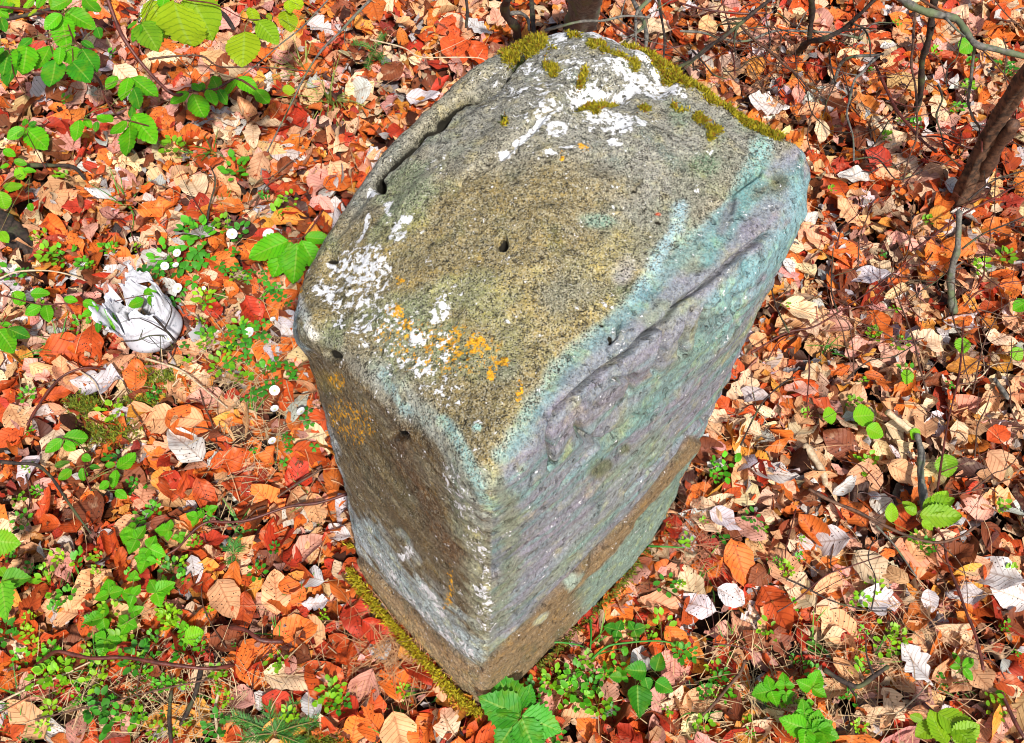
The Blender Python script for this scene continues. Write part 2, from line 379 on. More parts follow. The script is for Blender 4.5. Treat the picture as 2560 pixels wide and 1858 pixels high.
# ---- colours that belong to the stone (measured on the photograph, as albedo)
def C(*a): return np.array(a)
base = np.zeros((NR, NC, 3)); olive = C(.235, .185, .085); greyt = C(.25, .245, .21)
n0 = fbm(G, 7, 4, 101)[..., None]; n1 = fbm(G, 18, 4, 111)[..., None]; nl = fbm(lay, 9, 4, 121)[..., None]; nl2 = fbm(lay, 26, 3, 131)[..., None]
topc = olive+(greyt-olive)*sstep(-.1, .35, n0+.6*sstep(200, 60, PY)[..., None]); topc = topc*(1+.25*n1)
topc = topc+(C(.15, .24, .13)-topc)*.55*sstep(.05, .35, n1); topc = topc+(C(.42, .33, .13)-topc)*.4*sstep(.1, .4, -n0+.3*n1)
rightc = C(.33, .355, .40)+(C(.27, .42, .42)-C(.33, .355, .40))*sstep(-.05, .3, nl); rightc = rightc+(C(.33, .38, .26)-rightc)*sstep(.12, .4, n1+.5*nl2)*.7
rightc = rightc+(C(.37, .325, .41)-rightc)*.6*sstep(.05, .4, nl2-n1)
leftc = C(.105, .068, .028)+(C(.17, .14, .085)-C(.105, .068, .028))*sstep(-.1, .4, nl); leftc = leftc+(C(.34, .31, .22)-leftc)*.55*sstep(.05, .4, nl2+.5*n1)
backc = greyt*(1+.3*n1)+.05*nl
def over(b, m, c, s=1.0):
    m = np.clip(m*s, 0, 1)[..., None] if m.ndim == 2 else m; return b+(np.asarray(c)-b)*m
yR = np.interp(PX, [486, 506, 540, 578, 625, 677, 720, 767, 800, 830], [478, 451, 402, 348, 302, 253, 205, 158, 140, 136])
yL = np.interp(PX, [290, 305, 345, 392, 432, 486], [318, 330, 356, 398, 432, 478]); wz = 10*fbm(G, 30, 4, 221)
tw = np.where(PX > 486, 1-sstep(-7, 7, (PY-yR)*.75+wz), 1-sstep(-16, 16, (PY-yL)*.75+wz)); tw = np.where(vis > .5, tw*sstep(NS-60, NS-20, rowi), topw)
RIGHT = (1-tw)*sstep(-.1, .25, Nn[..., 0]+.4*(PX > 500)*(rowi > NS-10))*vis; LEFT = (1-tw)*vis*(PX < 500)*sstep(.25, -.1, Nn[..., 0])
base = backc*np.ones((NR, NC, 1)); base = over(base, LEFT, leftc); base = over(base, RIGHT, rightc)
base = over(base, tw, topc)
warp = 9*fbm(G, 16, 4, 201); warp2 = 9*fbm(G, 16, 4, 211); XX = PX+warp; YY = PY+warp2
brk = fbm(G*np.array([1, 1, 1.6]), 42, 4, 231); teal = C(.26, .46, .46); blue = C(.34, .52, .58); dk = C(.12, .115, .085); brown = C(.11, .055, .022)
def stroke(pts, wd, c, s=1.0, soft=.8):
    global base
    m_ = 1-sstep(wd*(1-soft), wd*(1+soft*.6), seg_dist(XX, YY, pts)); m_ = m_*sstep(-.30, .12, brk+(m_-.5)*.55)
    base = over(base, m_*vis, c, s)
# dark zone on top near the right edge, teal skirts below it
stroke([(560, 300), (610, 260), (650, 225), (690, 190), (725, 160)], 26, C(.17, .175, .13), .75)
stroke([(500, 452), (520, 430), (560, 372), (600, 335), (640, 300), (680, 262), (720, 225), (762, 190), (800, 175)], 12, teal, .6)
stroke([(640, 300), (660, 260), (680, 230), (682, 208)], 9, blue, .8); stroke([(712, 262), (728, 225), (745, 190), (760, 160), (764, 145)], 13, C(.22, .42, .41), .85)
stroke([(808, 190), (790, 235), (760, 270), (720, 300)], 18, C(.32, .54, .58), .9); stroke([(762, 195), (783, 182)], 12, C(.15, .155, .11), .95)
stroke([(735, 205), (722, 235)], 7, C(.26, .26, .30), .8)
stroke([(490, 470), (510, 500), (512, 560), (500, 620)], 12, C(.30, .33, .24), .8)
stroke([(560, 560), (610, 500), (660, 440)], 14, C(.32, .43, .32), .6); stroke([(640, 420), (690, 360), (730, 310)], 14, C(.26, .44, .41), .7)
stroke([(520, 600), (590, 520), (640, 470)], 9, C(.42, .41, .50), .6); stroke([(700, 290), (735, 255)], 12, C(.33, .32, .38), .6)
stroke([(640, 372), (690, 320)], 16, C(.33, .32, .38), .5); stroke([(580, 430), (620, 400)], 18, C(.38, .36, .41), .5)
for cx, cy in ((626, 450), (608, 466), (600, 473)): base = over(base, blob(XX, YY, cx, cy, 7, 5, -40, .6)*vis, C(.15, .17, .09), .9)
# brown weathered left face with pale blue crust over the ledge
stroke([(330, 400), (370, 470), (430, 560)], 30, C(.13, .095, .045), .7)
stroke([(395, 440), (410, 480), (430, 515), (455, 560)], 13, brown, .9); stroke([(370, 420), (400, 500)], 12, C(.12, .085, .03), .7)
stroke([(460, 460), (472, 540), (482, 610), (478, 650)], 19, C(.30, .31, .21), .8); stroke([(385, 375), (425, 420), (455, 465), (487, 520)], 15, C(.30, .33, .30), .7)
stroke([(440, 420), (470, 455), (490, 500)], 8, teal, .7); stroke([(385, 375), (405, 410)], 7, C(.28, .42, .42), .8)
stroke([(366, 530), (395, 572), (440, 615), (472, 648)], 17, C(.40, .50, .53), .9); stroke([(318, 415), (330, 455), (347, 520), (366, 550)], 9, C(.50, .58, .64), .75)
stroke([(418, 575), (440, 612)], 5, C(.50, .60, .60), .8); stroke([(400, 535), (420, 562)], 4, C(.45, .5, .5), .6)
stroke([(298, 312), (308, 345)], 10, C(.28, .38, .44), .9); stroke([(300, 300), (318, 322)], 5, C(.70, .70, .66), .8); stroke([(317, 327), (322, 336)], 5, C(.78, .76, .68), 1)
base = over(base, blob(XX, YY, 330, 380, 14, 10, 40, .6)*vis, C(.30, .22, .05), .7)
# teal and green stains on top
base = over(base, blob(XX, YY, 602, 219, 17, 6, 5, .5)*vis, C(.16, .28, .22), .8); base = over(base, blob(XX, YY, 705, 165, 14, 14, 5, .5)*vis, C(.17, .26, .15), .7)
base = over(base, blob(XX, YY, 627, 270, 9, 13, 5, .5)*vis, C(.36, .36, .40), .7); base = over(base, blob(XX, YY, 610, 255, 34, 20, -30, .7)*vis, C(.42, .33, .10), .5)
base = over(base, blob(PX, PY, 477, 427, 5, 4, 0, .3)*vis, C(.35, .60, .55), .9); base = over(base, blob(XX, YY, 500, 375, 18, 12, 0, .5)*vis, C(.16, .19, .13), .7)
base = over(base, blob(XX, YY, 450, 90, 60, 16, -48, .5)*vis*topw*sstep(0, 8, -((PX-378)*.70+(PY-178)*.72)+6), C(.42, .37, .24), .6)
base = over(base, blob(PX, PY, 659, 212, 3, 2, 0, .3)*vis, C(.7, .08, .02), .9)
# foot: tan soil-stained band, teal crust again at the right
tan = C(.27, .185, .10); base = over(base, below, (tan*(1+.35*nl2[..., 0])[..., None])+np.where(PX < 483, 1, 0)[..., None]*C(.10, .07, .035))
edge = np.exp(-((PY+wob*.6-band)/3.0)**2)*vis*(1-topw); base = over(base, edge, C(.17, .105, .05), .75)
footr = sstep(2, 5, PY+wob*.9-band-7)*sstep(565, 590, PX+warp)*vis*(1-topw)*(below > .5); base = over(base, footr, C(.25, .36, .31), .9)
base = over(base, blob(XX, YY, 538, 617, 9, 3, -42, .4)*vis, C(.45, .50, .42), .9); base = over(base, blob(XX, YY, 573, 580, 12, 3, -48, .4)*vis, C(.42, .54, .46), .8)
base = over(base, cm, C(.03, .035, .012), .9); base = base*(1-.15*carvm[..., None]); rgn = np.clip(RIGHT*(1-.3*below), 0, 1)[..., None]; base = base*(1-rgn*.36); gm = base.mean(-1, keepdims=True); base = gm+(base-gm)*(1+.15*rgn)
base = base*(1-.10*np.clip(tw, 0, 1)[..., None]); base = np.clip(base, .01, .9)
# lichen masks
white = np.zeros_like(disp); orange = np.zeros_like(disp)
def wb(cx, cy, rx, ry, a=0, s=1.0, soft=.6):
    global white; white = np.maximum(white, s*blob(XX, YY, cx, cy, rx, ry, a, soft))
def wl(pts, wd, s=1.0):
    global white; white = np.maximum(white, s*(1-sstep(wd*.3, wd*1.3, seg_dist(X, Y, pts))))
wb(553, 38, 13, 8, -15, 1.0); wb(523, 60, 10, 8, 0, .75); wb(585, 36, 22, 6, 10, .7); wl([(600, 36), (628, 42), (650, 60), (668, 82), (685, 90)], 6, .65)
wb(590, 85, 18, 12, 20, .9); wb(630, 72, 30, 9, 15, .62); wb(655, 83, 20, 10, 30, .6); wl([(502, 152), (520, 140), (540, 122), (560, 108), (585, 102), (605, 98), (630, 88)], 5.5, 1.0)
wb(556, 126, 10, 9, -20, .95); wb(545, 100, 12, 10, 0, .6); wb(600, 112, 22, 9, 10, .75); wb(622, 122, 18, 12, 0, .75); wb(643, 122, 7, 4, 20, .95); wb(617, 141, 8, 4, 20, .8)
wb(525, 69, 4, 3, 0, 1); wb(550, 155, 8, 4, 0, .7); wb(566, 148, 7, 3, -10, .8); wb(541, 88, 4, 2, 0, .8)
wb(374, 195, 6, 5, 0, .95); wl([(386, 203), (388, 212)], 4, .9); wb(396, 232, 8, 10, 20, .85); wb(404, 218, 7, 6, 0, .7); wl([(369, 215), (364, 227), (357, 238)], 2.5, .85)
wb(360, 268, 26, 22, 20, .66); wb(340, 262, 14, 10, 0, .66); wb(372, 300, 26, 18, 40, .56); wb(335, 295, 26, 14, 40, .5); wb(381, 262, 12, 5, 40, .75); wb(440, 305, 10, 18, 0, .56); wb(444, 312, 5, 5, 0, .9); wb(455, 288, 8, 9, 0, .55)
wb(400, 340, 60, 34, 30, .40); wb(440, 395, 30, 16, 30, .36); wb(560, 80, 80, 50, 10, .30); wb(378, 332, 4, 7, 0, .8)
wl([(380, 560), (400, 590), (440, 628), (470, 652)], 8, .42); wl([(330, 505), (342, 528)], 4, .6); wb(408, 553, 6, 5, 30, .8); wl([(450, 470), (480, 560), (485, 620)], 12, .38); wl([(425, 585), (445, 615)], 4, .6)
white = np.clip(white, 0, .66); white = np.maximum(white, .20*sstep(.1, .5, fbm(G, 12, 3, 301))*topw); white *= np.maximum(vis, .5)*(1-below*.7)
def obl(cx, cy, rx, ry, a=0, s=1.0):
    global orange; orange = np.maximum(orange, s*blob(XX, YY, cx, cy, rx, ry, a, .6))
obl(398, 313, 9, 8, 0, .72); obl(407, 326, 7, 7, 0, .7); obl(455, 336, 6, 10, 0, .95); obl(444, 343, 8, 8, 0, .62); obl(478, 346, 10, 11, 0, .75); obl(478, 352, 12, 5, -10, .8); obl(456, 358, 14, 6, -20, .6)
obl(446, 370, 6, 6, 0, .62); obl(501, 366, 8, 5, -25, .95); obl(492, 376, 5, 8, 20, .85); obl(518, 396, 3.5, 9, 0, 1.05); obl(338, 380, 10, 7, 40, .6); obl(562, 159, 3, 5, 0, 1.0); obl(582, 146, 8, 5, 0, .55); obl(300, 292, 5, 4, 0, .8); obl(400, 280, 5, 5, 0, .6)
obl(448, 590, 3, 20, 0, .5); obl(350, 420, 25, 20, 40, .40); obl(440, 350, 70, 30, 10, .28)
orange = np.clip(orange, 0, .60)*vis
darkm = np.clip(np.maximum(pm, cm*.95), 0, 1)*vis
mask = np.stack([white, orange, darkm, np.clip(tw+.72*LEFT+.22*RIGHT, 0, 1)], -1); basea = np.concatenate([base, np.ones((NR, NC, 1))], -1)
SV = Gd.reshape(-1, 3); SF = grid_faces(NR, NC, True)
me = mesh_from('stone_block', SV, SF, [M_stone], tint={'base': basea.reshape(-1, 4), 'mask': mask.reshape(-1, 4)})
# wind faces outward
nn = me.polygons[NS*NC//2].normal; cc = me.polygons[NS*NC//2].center
if nn.dot(Vector(cc)-Vector(mid)) < 0: me.flip_normals()
stone = empty('boundary_stone', ((B3[0]+B3[6])/2)[:3])
tag(stone, 'tall squared grey-green boundary stone covered with lichen in the middle of the leaves', 'stone')
ob('stone_block', me, stone)
FOOT = bc[:, :2]; FC = FOOT.mean(0)
def in_stone(x, y, grow=1.0):
    # polygon test against the (scaled) foot of the stone
    q = FC+(FOOT-FC)*grow; c = np.zeros(np.shape(x), bool); n = len(q); j = n-4
    for i in range(0, n, 4):
        xi, yi = q[i]; xj, yj = q[j]
        if yi != yj: c ^= ((yi > y) != (yj > y)) & (x < (xj-xi)*(y-yi)/(yj-yi)+xi)
        j = i
    return c

# ---- moss: small upright leaves growing out of the stone
def spikes(pos, nor, ln, wd, cols, seed=0):
    n = len(pos); r = np.random.default_rng(seed); d = nor+r.normal(0, .75, (n, 3)); d /= np.linalg.norm(d, axis=1)[:, None]
    s = np.cross(d, r.normal(0, 1, (n, 3))); s /= np.linalg.norm(s, axis=1)[:, None]+1e-9
    L = (ln*(.5+r.random(n)))[:, None]; W = (wd*(.6+.8*r.random(n)))[:, None]
    V = np.stack([pos-d*L*.15, pos+d*L*.45+s*W, pos+d*L+r.normal(0, .15, (n, 3))*L, pos+d*L*.45-s*W], 1).reshape(-1, 3)
    F = np.arange(4*n).reshape(-1, 4); t = np.repeat(np.c_[cols, np.ones(n)], 4, 0)
    return V, F, t
def moss_cols(n, r, a=(.52, .42, .012), b=(.20, .20, .010), c=(.30, .13, .008)):
    k = r.random(n)[:, None]; m = np.asarray(a)*k+np.asarray(b)*(1-k); return np.where(r.random(n)[:, None] < .12, np.asarray(c), m)
mossm = np.zeros_like(disp)
def ml(pts, wd): 
    global mossm; mossm = np.maximum(mossm, 1-sstep(wd*.4, wd*1.2, seg_dist(XX, YY, pts)))
ml([(626, 38), (645, 48), (662, 60), (675, 73)], 8.0); ml([(675, 76), (695, 86), (718, 99), (740, 111), (762, 125), (778, 137)], 6.0); ml([(675, 100), (690, 106), (702, 118), (714, 126)], 5.5); ml([(506, 52), (522, 44), (538, 40)], 8.5)
ml([(552, 52), (548, 62), (556, 68)], 5.5); ml([(570, 40), (580, 42)], 4); ml([(592, 50), (604, 48)], 4); ml([(606, 58), (620, 62), (634, 66)], 4); ml([(584, 98), (596, 104), (606, 98)], 4.5); ml([(580, 76), (586, 68)], 3); ml([(636, 108), (648, 106)], 4)
ml([(612, 96), (620, 94)], 3); ml([(706, 128), (709, 134)], 3); ml([(437, 126), (425, 132), (414, 143)], 3); ml([(503, 117), (503, 122)], 3)
mossm = mossm*sstep(-.22, .12, fbm(G, 75, 3, 777)+.35*(mossm-.6)); mm = mossm*np.maximum(vis, .4)*(topw > .02)
area = np.linalg.norm(np.cross(np.roll(Gd, -1, 1)-Gd, np.gradient(Gd, axis=0)), axis=2); pr = (mm*area).ravel(); pr = np.where(pr > 0, pr, 0); tot = pr.sum()
r_ = np.random.default_rng(5); nm = 30000; idx = r_.choice(len(pr), nm, p=pr/tot)
pos = SV[idx]+r_.normal(0, .0013, (nm, 3)); dkm = (darkm.ravel()[idx] > .3)[:, None]
cl = moss_cols(nm, r_); cl = np.where(dkm, np.array([.05, .07, .012]), cl); hg = .0024+.0024*mm.ravel()[idx]*.8
V, F, t = spikes(pos, Nn.reshape(-1, 3)[idx]+np.array([0, 0, .1]), hg, .0008, cl, 6)
tag(ob('moss', mesh_from('moss', V, F, [M_moss], tint={'tint': t}), stone), 'golden green moss along the far upper edge', kind='stuff')
# moss against the foot, left side and right side
def foot_moss(px0, px1, right, n, width, seed, gold=True):
    r = np.random.default_rng(seed); q = P3F[(FPXX > px0) & (FPXX < px1) & ((FOUT[:, 0] > 0) == right) & (FOUT[:, 1] < .2)]; o_ = FOUT[(FPXX > px0) & (FPXX < px1) & ((FOUT[:, 0] > 0) == right) & (FOUT[:, 1] < .2)]
    i = r.integers(0, len(q), n); t = r.random(n)*.03; pp = q[i]+o_[i]*(.012+np.abs(r.normal(0, 1, n))*width)[:, None]+r.normal(0, .002, (n, 3)); k = noise(pp, 45, 3) > -.4; pp = pp[k]; n = len(pp)
    pp[:, 2] = ground_z(pp[:, 0], pp[:, 1])+.026+.032*r.random(n)
    return spikes(pp, (o_[i][k]+np.array([0, -.1, .8])), np.full(n, .0055), .0011, moss_cols(n, r, *(((.62, .50, .015), (.36, .33, .015)) if gold else ((.26, .30, .02), (.12, .16, .02)))), seed)
FOUT = np.c_[-(np.roll(FOOT, -3, 0)-np.roll(FOOT, 3, 0))[:, 1], (np.roll(FOOT, -3, 0)-np.roll(FOOT, 3, 0))[:, 0]]; FOUT /= np.linalg.norm(FOUT, axis=1)[:, None]
if (FOUT*(FOOT-FC)).sum() < 0: FOUT = -FOUT
FOUT = np.c_[FOUT, np.zeros(len(FOUT))]; P3F = np.c_[FOOT, np.full(len(FOOT), .02)]; FPXX = proj(P3F)[0]
V1, F1, t1 = foot_moss(362, 500, False, 9000, .0045, 1); V2, F2, t2 = foot_moss(530, 672, True, 2600, .004, 2, False)
tag(ob('foot_moss', mesh_from('foot_moss', np.vstack([V1, V2]), np.vstack([F1, F2+len(V1)]), [M_moss], tint={'tint': np.vstack([t1, t2])}), stone), 'strip of yellow moss along the foot', kind='stuff')

# ------------------------------------------------------------------ dead leaves
def leaf_shape(ny=9, nx=5, kind='beech', seed=0, curl=0., fold=.3, wave=.05, bend=.4, torn=0.0, width=.62):
    """unit leaf: length 1 along +Y from the origin, x across; returns V, F, uv"""
    r = random.Random(seed); v = np.linspace(0, 1, ny); u = np.linspace(-1, 1, nx)
    if kind == 'beech': w_ = width/2*np.sin(math.pi*v**.82)**.72
    elif kind == 'oak': w_ = width/2*(np.sin(math.pi*v**1.25)**.7)*(1+.28*np.sin(v*math.pi*8+1))
    elif kind == 'horn': w_ = width/2*np.sin(math.pi*v**.80)**.68*(1+.05*((np.arange(ny)//2) % 2))
    elif kind == 'nettle': w_ = width/2*(np.sin(math.pi*np.clip(v, 0, 1)**.62)**.85)*(1+.16*((np.arange(ny) % 4)/3.))
    elif kind == 'round': w_ = width/2*np.sin(math.pi*v**.95)**.55
    else: w_ = width/2*np.sin(math.pi*v)**.9
    w_ = w_*(1+.06*np.array([math.sin(i*1.7+seed) for i in range(ny)])); w_[0] = .012; w_[-1] = .006
    wl_ = w_.copy(); wr_ = w_.copy()
    if torn:
        for i in range(1, ny-1):
            if r.random() < torn: wl_[i] *= r.uniform(.45, .9)
            if r.random() < torn: wr_[i] *= r.uniform(.45, .9)
    U, Vv = np.meshgrid(u, v); Wm = np.where(U < 0, wl_[:, None], wr_[:, None]); x = U*Wm; y = Vv.copy(); ax = np.abs(x)
    y = y+.10*ax*(1-Vv)*(1 if kind != 'oak' else .3)
    z = fold*ax*(1+.3*np.sin(Vv*3+seed)); z = z+curl*(ax**2)*3.2
    z = z+wave*np.sin(Vv*(9+r.random()*6)+np.sign(U)*1.3+seed)*np.abs(U)**1.5+wave*.8*np.sin(U*2.2+Vv*5+seed*2.3)
    if kind in ('horn', 'nettle'): z = z+.011*np.cos(2*math.pi*(8*Vv-1.8*np.abs(U)))*sstep(0, .35, np.abs(U))
    # roll across for strongly curled leaves
    if curl > .5:
        ang = x*curl*5.0; rr = 1/(curl*5.0); x2 = np.sin(ang)*rr; z = z*.4+(1-np.cos(ang))*rr; x = x2
    ba = bend*1.2
    if abs(ba) > .02:
        th = y*ba; y2 = np.sin(th)/ba-z*np.sin(th); z2 = (1-np.cos(th))/ba+z*np.cos(th); y, z = y2, z2
    tw = r.uniform(-.35, .35)*Vv; x, z = x*np.cos(tw)-z*np.sin(tw), x*np.sin(tw)+z*np.cos(tw)
    V = np.stack([x, y, z], -1).reshape(-1, 3); F = grid_faces(ny, nx); uv = np.stack([U*.5+.5, Vv], -1).reshape(-1, 2)
    return V, F, uv
def with_stalk(V, F, uv, ln=.16, r=.008):
    s = np.array([[-r, -ln, .03], [r, -ln, .03], [r, .02, 0.004], [-r, .02, 0.004], [0, -ln, .03+r*1.5], [0, .02, .004+r*1.5]])
    n = len(V); f = np.array([[0, 1, 2, 3], [0, 4, 5, 3], [1, 4, 5, 2]])+n
    return np.vstack([V, s]), np.vstack([F, f]), np.vstack([uv, np.full((6, 2), .5)])
PAL = {'rust': (.56, .085, .014), 'orange': (.74, .175, .026), 'tan': (.76, .40, .20), 'cream': (.80, .57, .36), 'whitish': (.66, .61, .60), 'brown': (.23, .06, .02), 'dark': (.07, .022, .012), 'pinkish': (.74, .36, .28), 'amber': (.78, .32, .05), 'crimson': (.46, .04, .014)}
NAMES = list(PAL)
def pick_cols(px, py, r, n):
    """probabilities by place, as in the photograph: paler at the right, redder near the foot of the stone, pinker at the upper left"""
    w_ = np.zeros((n, len(NAMES))); right = sstep(560, 800, px); low = sstep(380, 640, py); ul = sstep(330, 60, px)*sstep(260, 80, py)
    tbl = {'rust': .14+.12*low*(1-right), 'orange': .20+.02*right, 'tan': .19+.10*right, 'cream': .12+.14*right-.04*low, 'whitish': .07+.07*right-.02*low+.04*ul, 'brown': .12-.02*right, 'dark': .035, 'pinkish': .09+.20*ul, 'amber': .055+.02*right, 'crimson': .07+.06*low*(1-right)+.04*ul}
    for i, k in enumerate(NAMES): w_[:, i] = np.clip(tbl[k], .005, 1)
    w_ /= w_.sum(1)[:, None]; return (w_.cumsum(1) < r.random(n)[:, None]).sum(1).clip(0, len(NAMES)-1)
def scatter_leaves(pos, yaw, pit, rol, siz, asp, cols, variants, r):
    n = len(pos); which = r.integers(0, len(variants), n); Vs, Fs, Us, Ts = [], [], [], []; off = 0
    cy, sy, cp, sp, cr, sr = np.cos(yaw), np.sin(yaw), np.cos(pit), np.sin(pit), np.cos(rol), np.sin(rol)
    M = np.empty((n, 3, 3))
    M[:, 0, 0] = cy*cr-sy*sp*sr; M[:, 0, 1] = -sy*cp; M[:, 0, 2] = cy*sr+sy*sp*cr
    M[:, 1, 0] = sy*cr+cy*sp*sr; M[:, 1, 1] = cy*cp; M[:, 1, 2] = sy*sr-cy*sp*cr
    M[:, 2, 0] = -cp*sr; M[:, 2, 1] = sp; M[:, 2, 2] = cp*cr
    for k, (V, F, uv) in enumerate(variants):
        id_ = np.nonzero(which == k)[0]
        if not len(id_): continue
        Vc = V-np.array([0, .5, V[:, 2].mean()]); L = Vc[None]*np.stack([siz[id_]*asp[id_], siz[id_], siz[id_]], 1)[:, None]
        W = np.einsum('nij,nvj->nvi', M[id_], L)+pos[id_][:, None]
        nv = len(V); Vs.append(W.reshape(-1, 3)); Fs.append((F[None]+(np.arange(len(id_))*nv)[:, None, None]+off).reshape(-1, 4)); off += nv*len(id_)
        Us.append(np.tile(uv, (len(id_), 1))); Ts.append(np.repeat(np.c_[cols[id_], np.ones(len(id_))], nv, 0))
    return np.vstack(Vs), np.vstack(Fs), np.vstack(Us), np.vstack(Ts)
def variant_set(n, ny, nx, seed, stalk=False):
    out = []; r = random.Random(seed)
    for i in range(n):
        kd = 'oak' if i % 9 == 4 else 'beech'
        a = leaf_shape(ny, nx, kd, seed+i, curl=r.choice([0, .1, .3, .6, .9, -.3]), fold=r.uniform(-.25, .5), wave=r.uniform(.02, .08), bend=r.uniform(-.8, .9), torn=r.choice([0, 0, .2, .5]), width=r.uniform(.48, .74))
        out.append(with_stalk(*a) if stalk else a)
    return out
# bare patches where the litter thins (dark soil, moss, straw)
BARE = [(420, 640, 40, 18), (110, 395, 30, 14), (70, 735, 60, 22), (250, 735, 60, 16), (190, 690, 50, 14), (165, 270, 30, 8), (735, 550, 20, 10), (860, 520, 14, 16), (20, 215, 20, 20)]
def bare(px, py):
    m = np.zeros(np.shape(px))
    for cx, cy, rx, ry in BARE: m = np.maximum(m, blob(px, py, cx, cy, rx, ry, 0, .5))
    return m
def litter():
    r = np.random.default_rng(21)
    # inner area that the camera sees plus a margin
    n = 30000; x = r.uniform(-1.75, 1.75, n); y = r.uniform(.0, 2.75, n)
    pad = .35; keep = (np.abs(x) < .62+.42*y+.35) & (r.random(n) < 1.0); x, y = x[keep], y[keep]
    p = np.stack([x, y, np.zeros_like(x)], -1); px, py = proj(p)
    out = (px < -60) | (px > 1084) | (py < -40) | (py > 800); keep = ~out | (r.random(len(x)) < .55)
    keep &= ~in_stone(x, y, 1.0); keep &= r.random(len(x)) > .78*bare(px, py); x, y, px, py = x[keep], y[keep], px[keep], py[keep]; n = len(x)
    z = ground_z(x, y)+.002+.036*r.random(n)**.9
    ci = pick_cols(px, py, r, n); cols = np.array([PAL[k] for k in NAMES])[ci]*r.uniform(.72, 1.18, n)[:, None]*np.clip(r.normal(1, .06, (n, 3)), .8, 1.2)
    deep = (z-ground_z(x, y)) < .012; cols[deep] *= .45  # lowest leaves tinted darker: shade of the gaps put into their colour
    siz = .062*np.clip(r.normal(1, .22, n), .45, 1.5); small = r.random(n) < .33; siz[small] *= .55
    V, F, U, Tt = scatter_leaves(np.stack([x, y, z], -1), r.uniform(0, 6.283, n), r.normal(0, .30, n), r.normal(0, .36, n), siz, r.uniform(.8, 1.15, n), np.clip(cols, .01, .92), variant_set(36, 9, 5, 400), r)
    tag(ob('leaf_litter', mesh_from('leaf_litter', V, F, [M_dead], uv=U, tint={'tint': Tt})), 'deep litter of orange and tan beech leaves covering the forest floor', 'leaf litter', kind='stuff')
    # leaves drifted up against the foot of the stone
    n = 420; i = r.integers(0, len(FOOT), n); o_ = FOUT[i]; d = np.abs(r.normal(0, .014, n))+.012; pp = np.c_[FOOT[i], np.zeros(n)]+o_*d[:, None]; pp[:, 2] = ground_z(pp[:, 0], pp[:, 1])+.030+.022*r.random(n)-d*.4
    px, py = proj(pp); kk = (px < 560) | (r.random(n) < .6); kk &= ~((px > 372) & (px < 486) & (o_[:, 0] < 0) & (r.random(n) < .88)); pp, o_, px, py = pp[kk], o_[kk], px[kk], py[kk]; n = len(pp)
    ci = pick_cols(px, py, r, n); cols = np.array([PAL[k] for k in NAMES])[ci]*r.uniform(.55, .95, n)[:, None]
    V, F, U, Tt = scatter_leaves(pp, np.arctan2(o_[:, 1], o_[:, 0])+math.pi/2+r.normal(0, .9, n), r.normal(-.5, .35, n), r.normal(0, .4, n), .045*r.uniform(.6, 1.3, n), r.uniform(.8, 1.2, n), np.clip(cols, .01, .92), variant_set(10, 9, 5, 470), r)
    tag(ob('drifted_leaves', mesh_from('drifted_leaves', V, F, [M_dead], uv=U, tint={'tint': Tt})), 'dead leaves drifted up against the foot of the boundary stone', 'leaf litter', kind='stuff')
    # broken bits of leaf between and over the whole ones
    n = 17000; x = r.uniform(-1.5, 1.5, n); y = r.uniform(.1, 2.4, n); p = np.stack([x, y, np.zeros_like(x)], -1); px, py = proj(p)
    keep = (px > -40) & (px < 1064) & (py > -30) & (py < 780) & ~in_stone(x, y, 1.03); x, y, px, py = x[keep], y[keep], px[keep], py[keep]; n = len(x)
    ci = pick_cols(px, py, r, n); cols = np.array([PAL[k] for k in NAMES])[ci]*r.uniform(.4, .95, n)[:, None]
    vs = [leaf_shape(5, 4, 'beech', 700+i, fold=rr.uniform(-.4, .6), wave=.08, bend=rr.uniform(-1.2, 1.2), torn=.9, width=rr.uniform(.5, .95)) for rr in [random.Random(9)] for i in range(14)]
    V, F, U, Tt = scatter_leaves(np.stack([x, y, ground_z(x, y)+.014+.030*r.random(n)], -1), r.uniform(0, 6.283, n), r.normal(0, .55, n), r.normal(0, .6, n), r.uniform(.012, .030, n), r.uniform(.6, 1.2, n), np.clip(cols, .01, .92), vs, r)
    tag(ob('leaf_fragments', mesh_from('leaf_fragments', V, F, [M_dead], uv=U, tint={'tint': Tt})), 'small torn fragments of dead leaves scattered between the whole ones', 'leaf litter', kind='stuff')
    # coarser litter beyond the picture
    n = 16000; x = r.uniform(-6, 6, n); y = r.uniform(-3, 9, n); keep = (np.abs(x) > .62+.42*y+.30) | (y < .0) | (y > 2.7); x, y = x[keep], y[keep]; n = len(x)
    ci = pick_cols(np.full(n, 700.), np.full(n, 300.), r, n); cols = np.array([PAL[k] for k in NAMES])[ci]*r.uniform(.7, 1.1, n)[:, None]
    V, F, U, Tt = scatter_leaves(np.stack([x, y, ground_z(x, y)+.002+.02*r.random(n)], -1), r.uniform(0, 6.283, n), r.normal(0, .22, n), r.normal(0, .3, n), .115*np.clip(r.normal(1, .2, n), .5, 1.5), r.uniform(.8, 1.2, n), np.clip(cols, .01, .9), variant_set(10, 5, 3, 500), r)
    tag(ob('distant_leaf_litter', mesh_from('distant_leaf_litter', V, F, [M_dead], uv=U, tint={'tint': Tt})), 'brown leaf litter spreading through the wood around the clearing', 'leaf litter', kind='stuff')
litter()

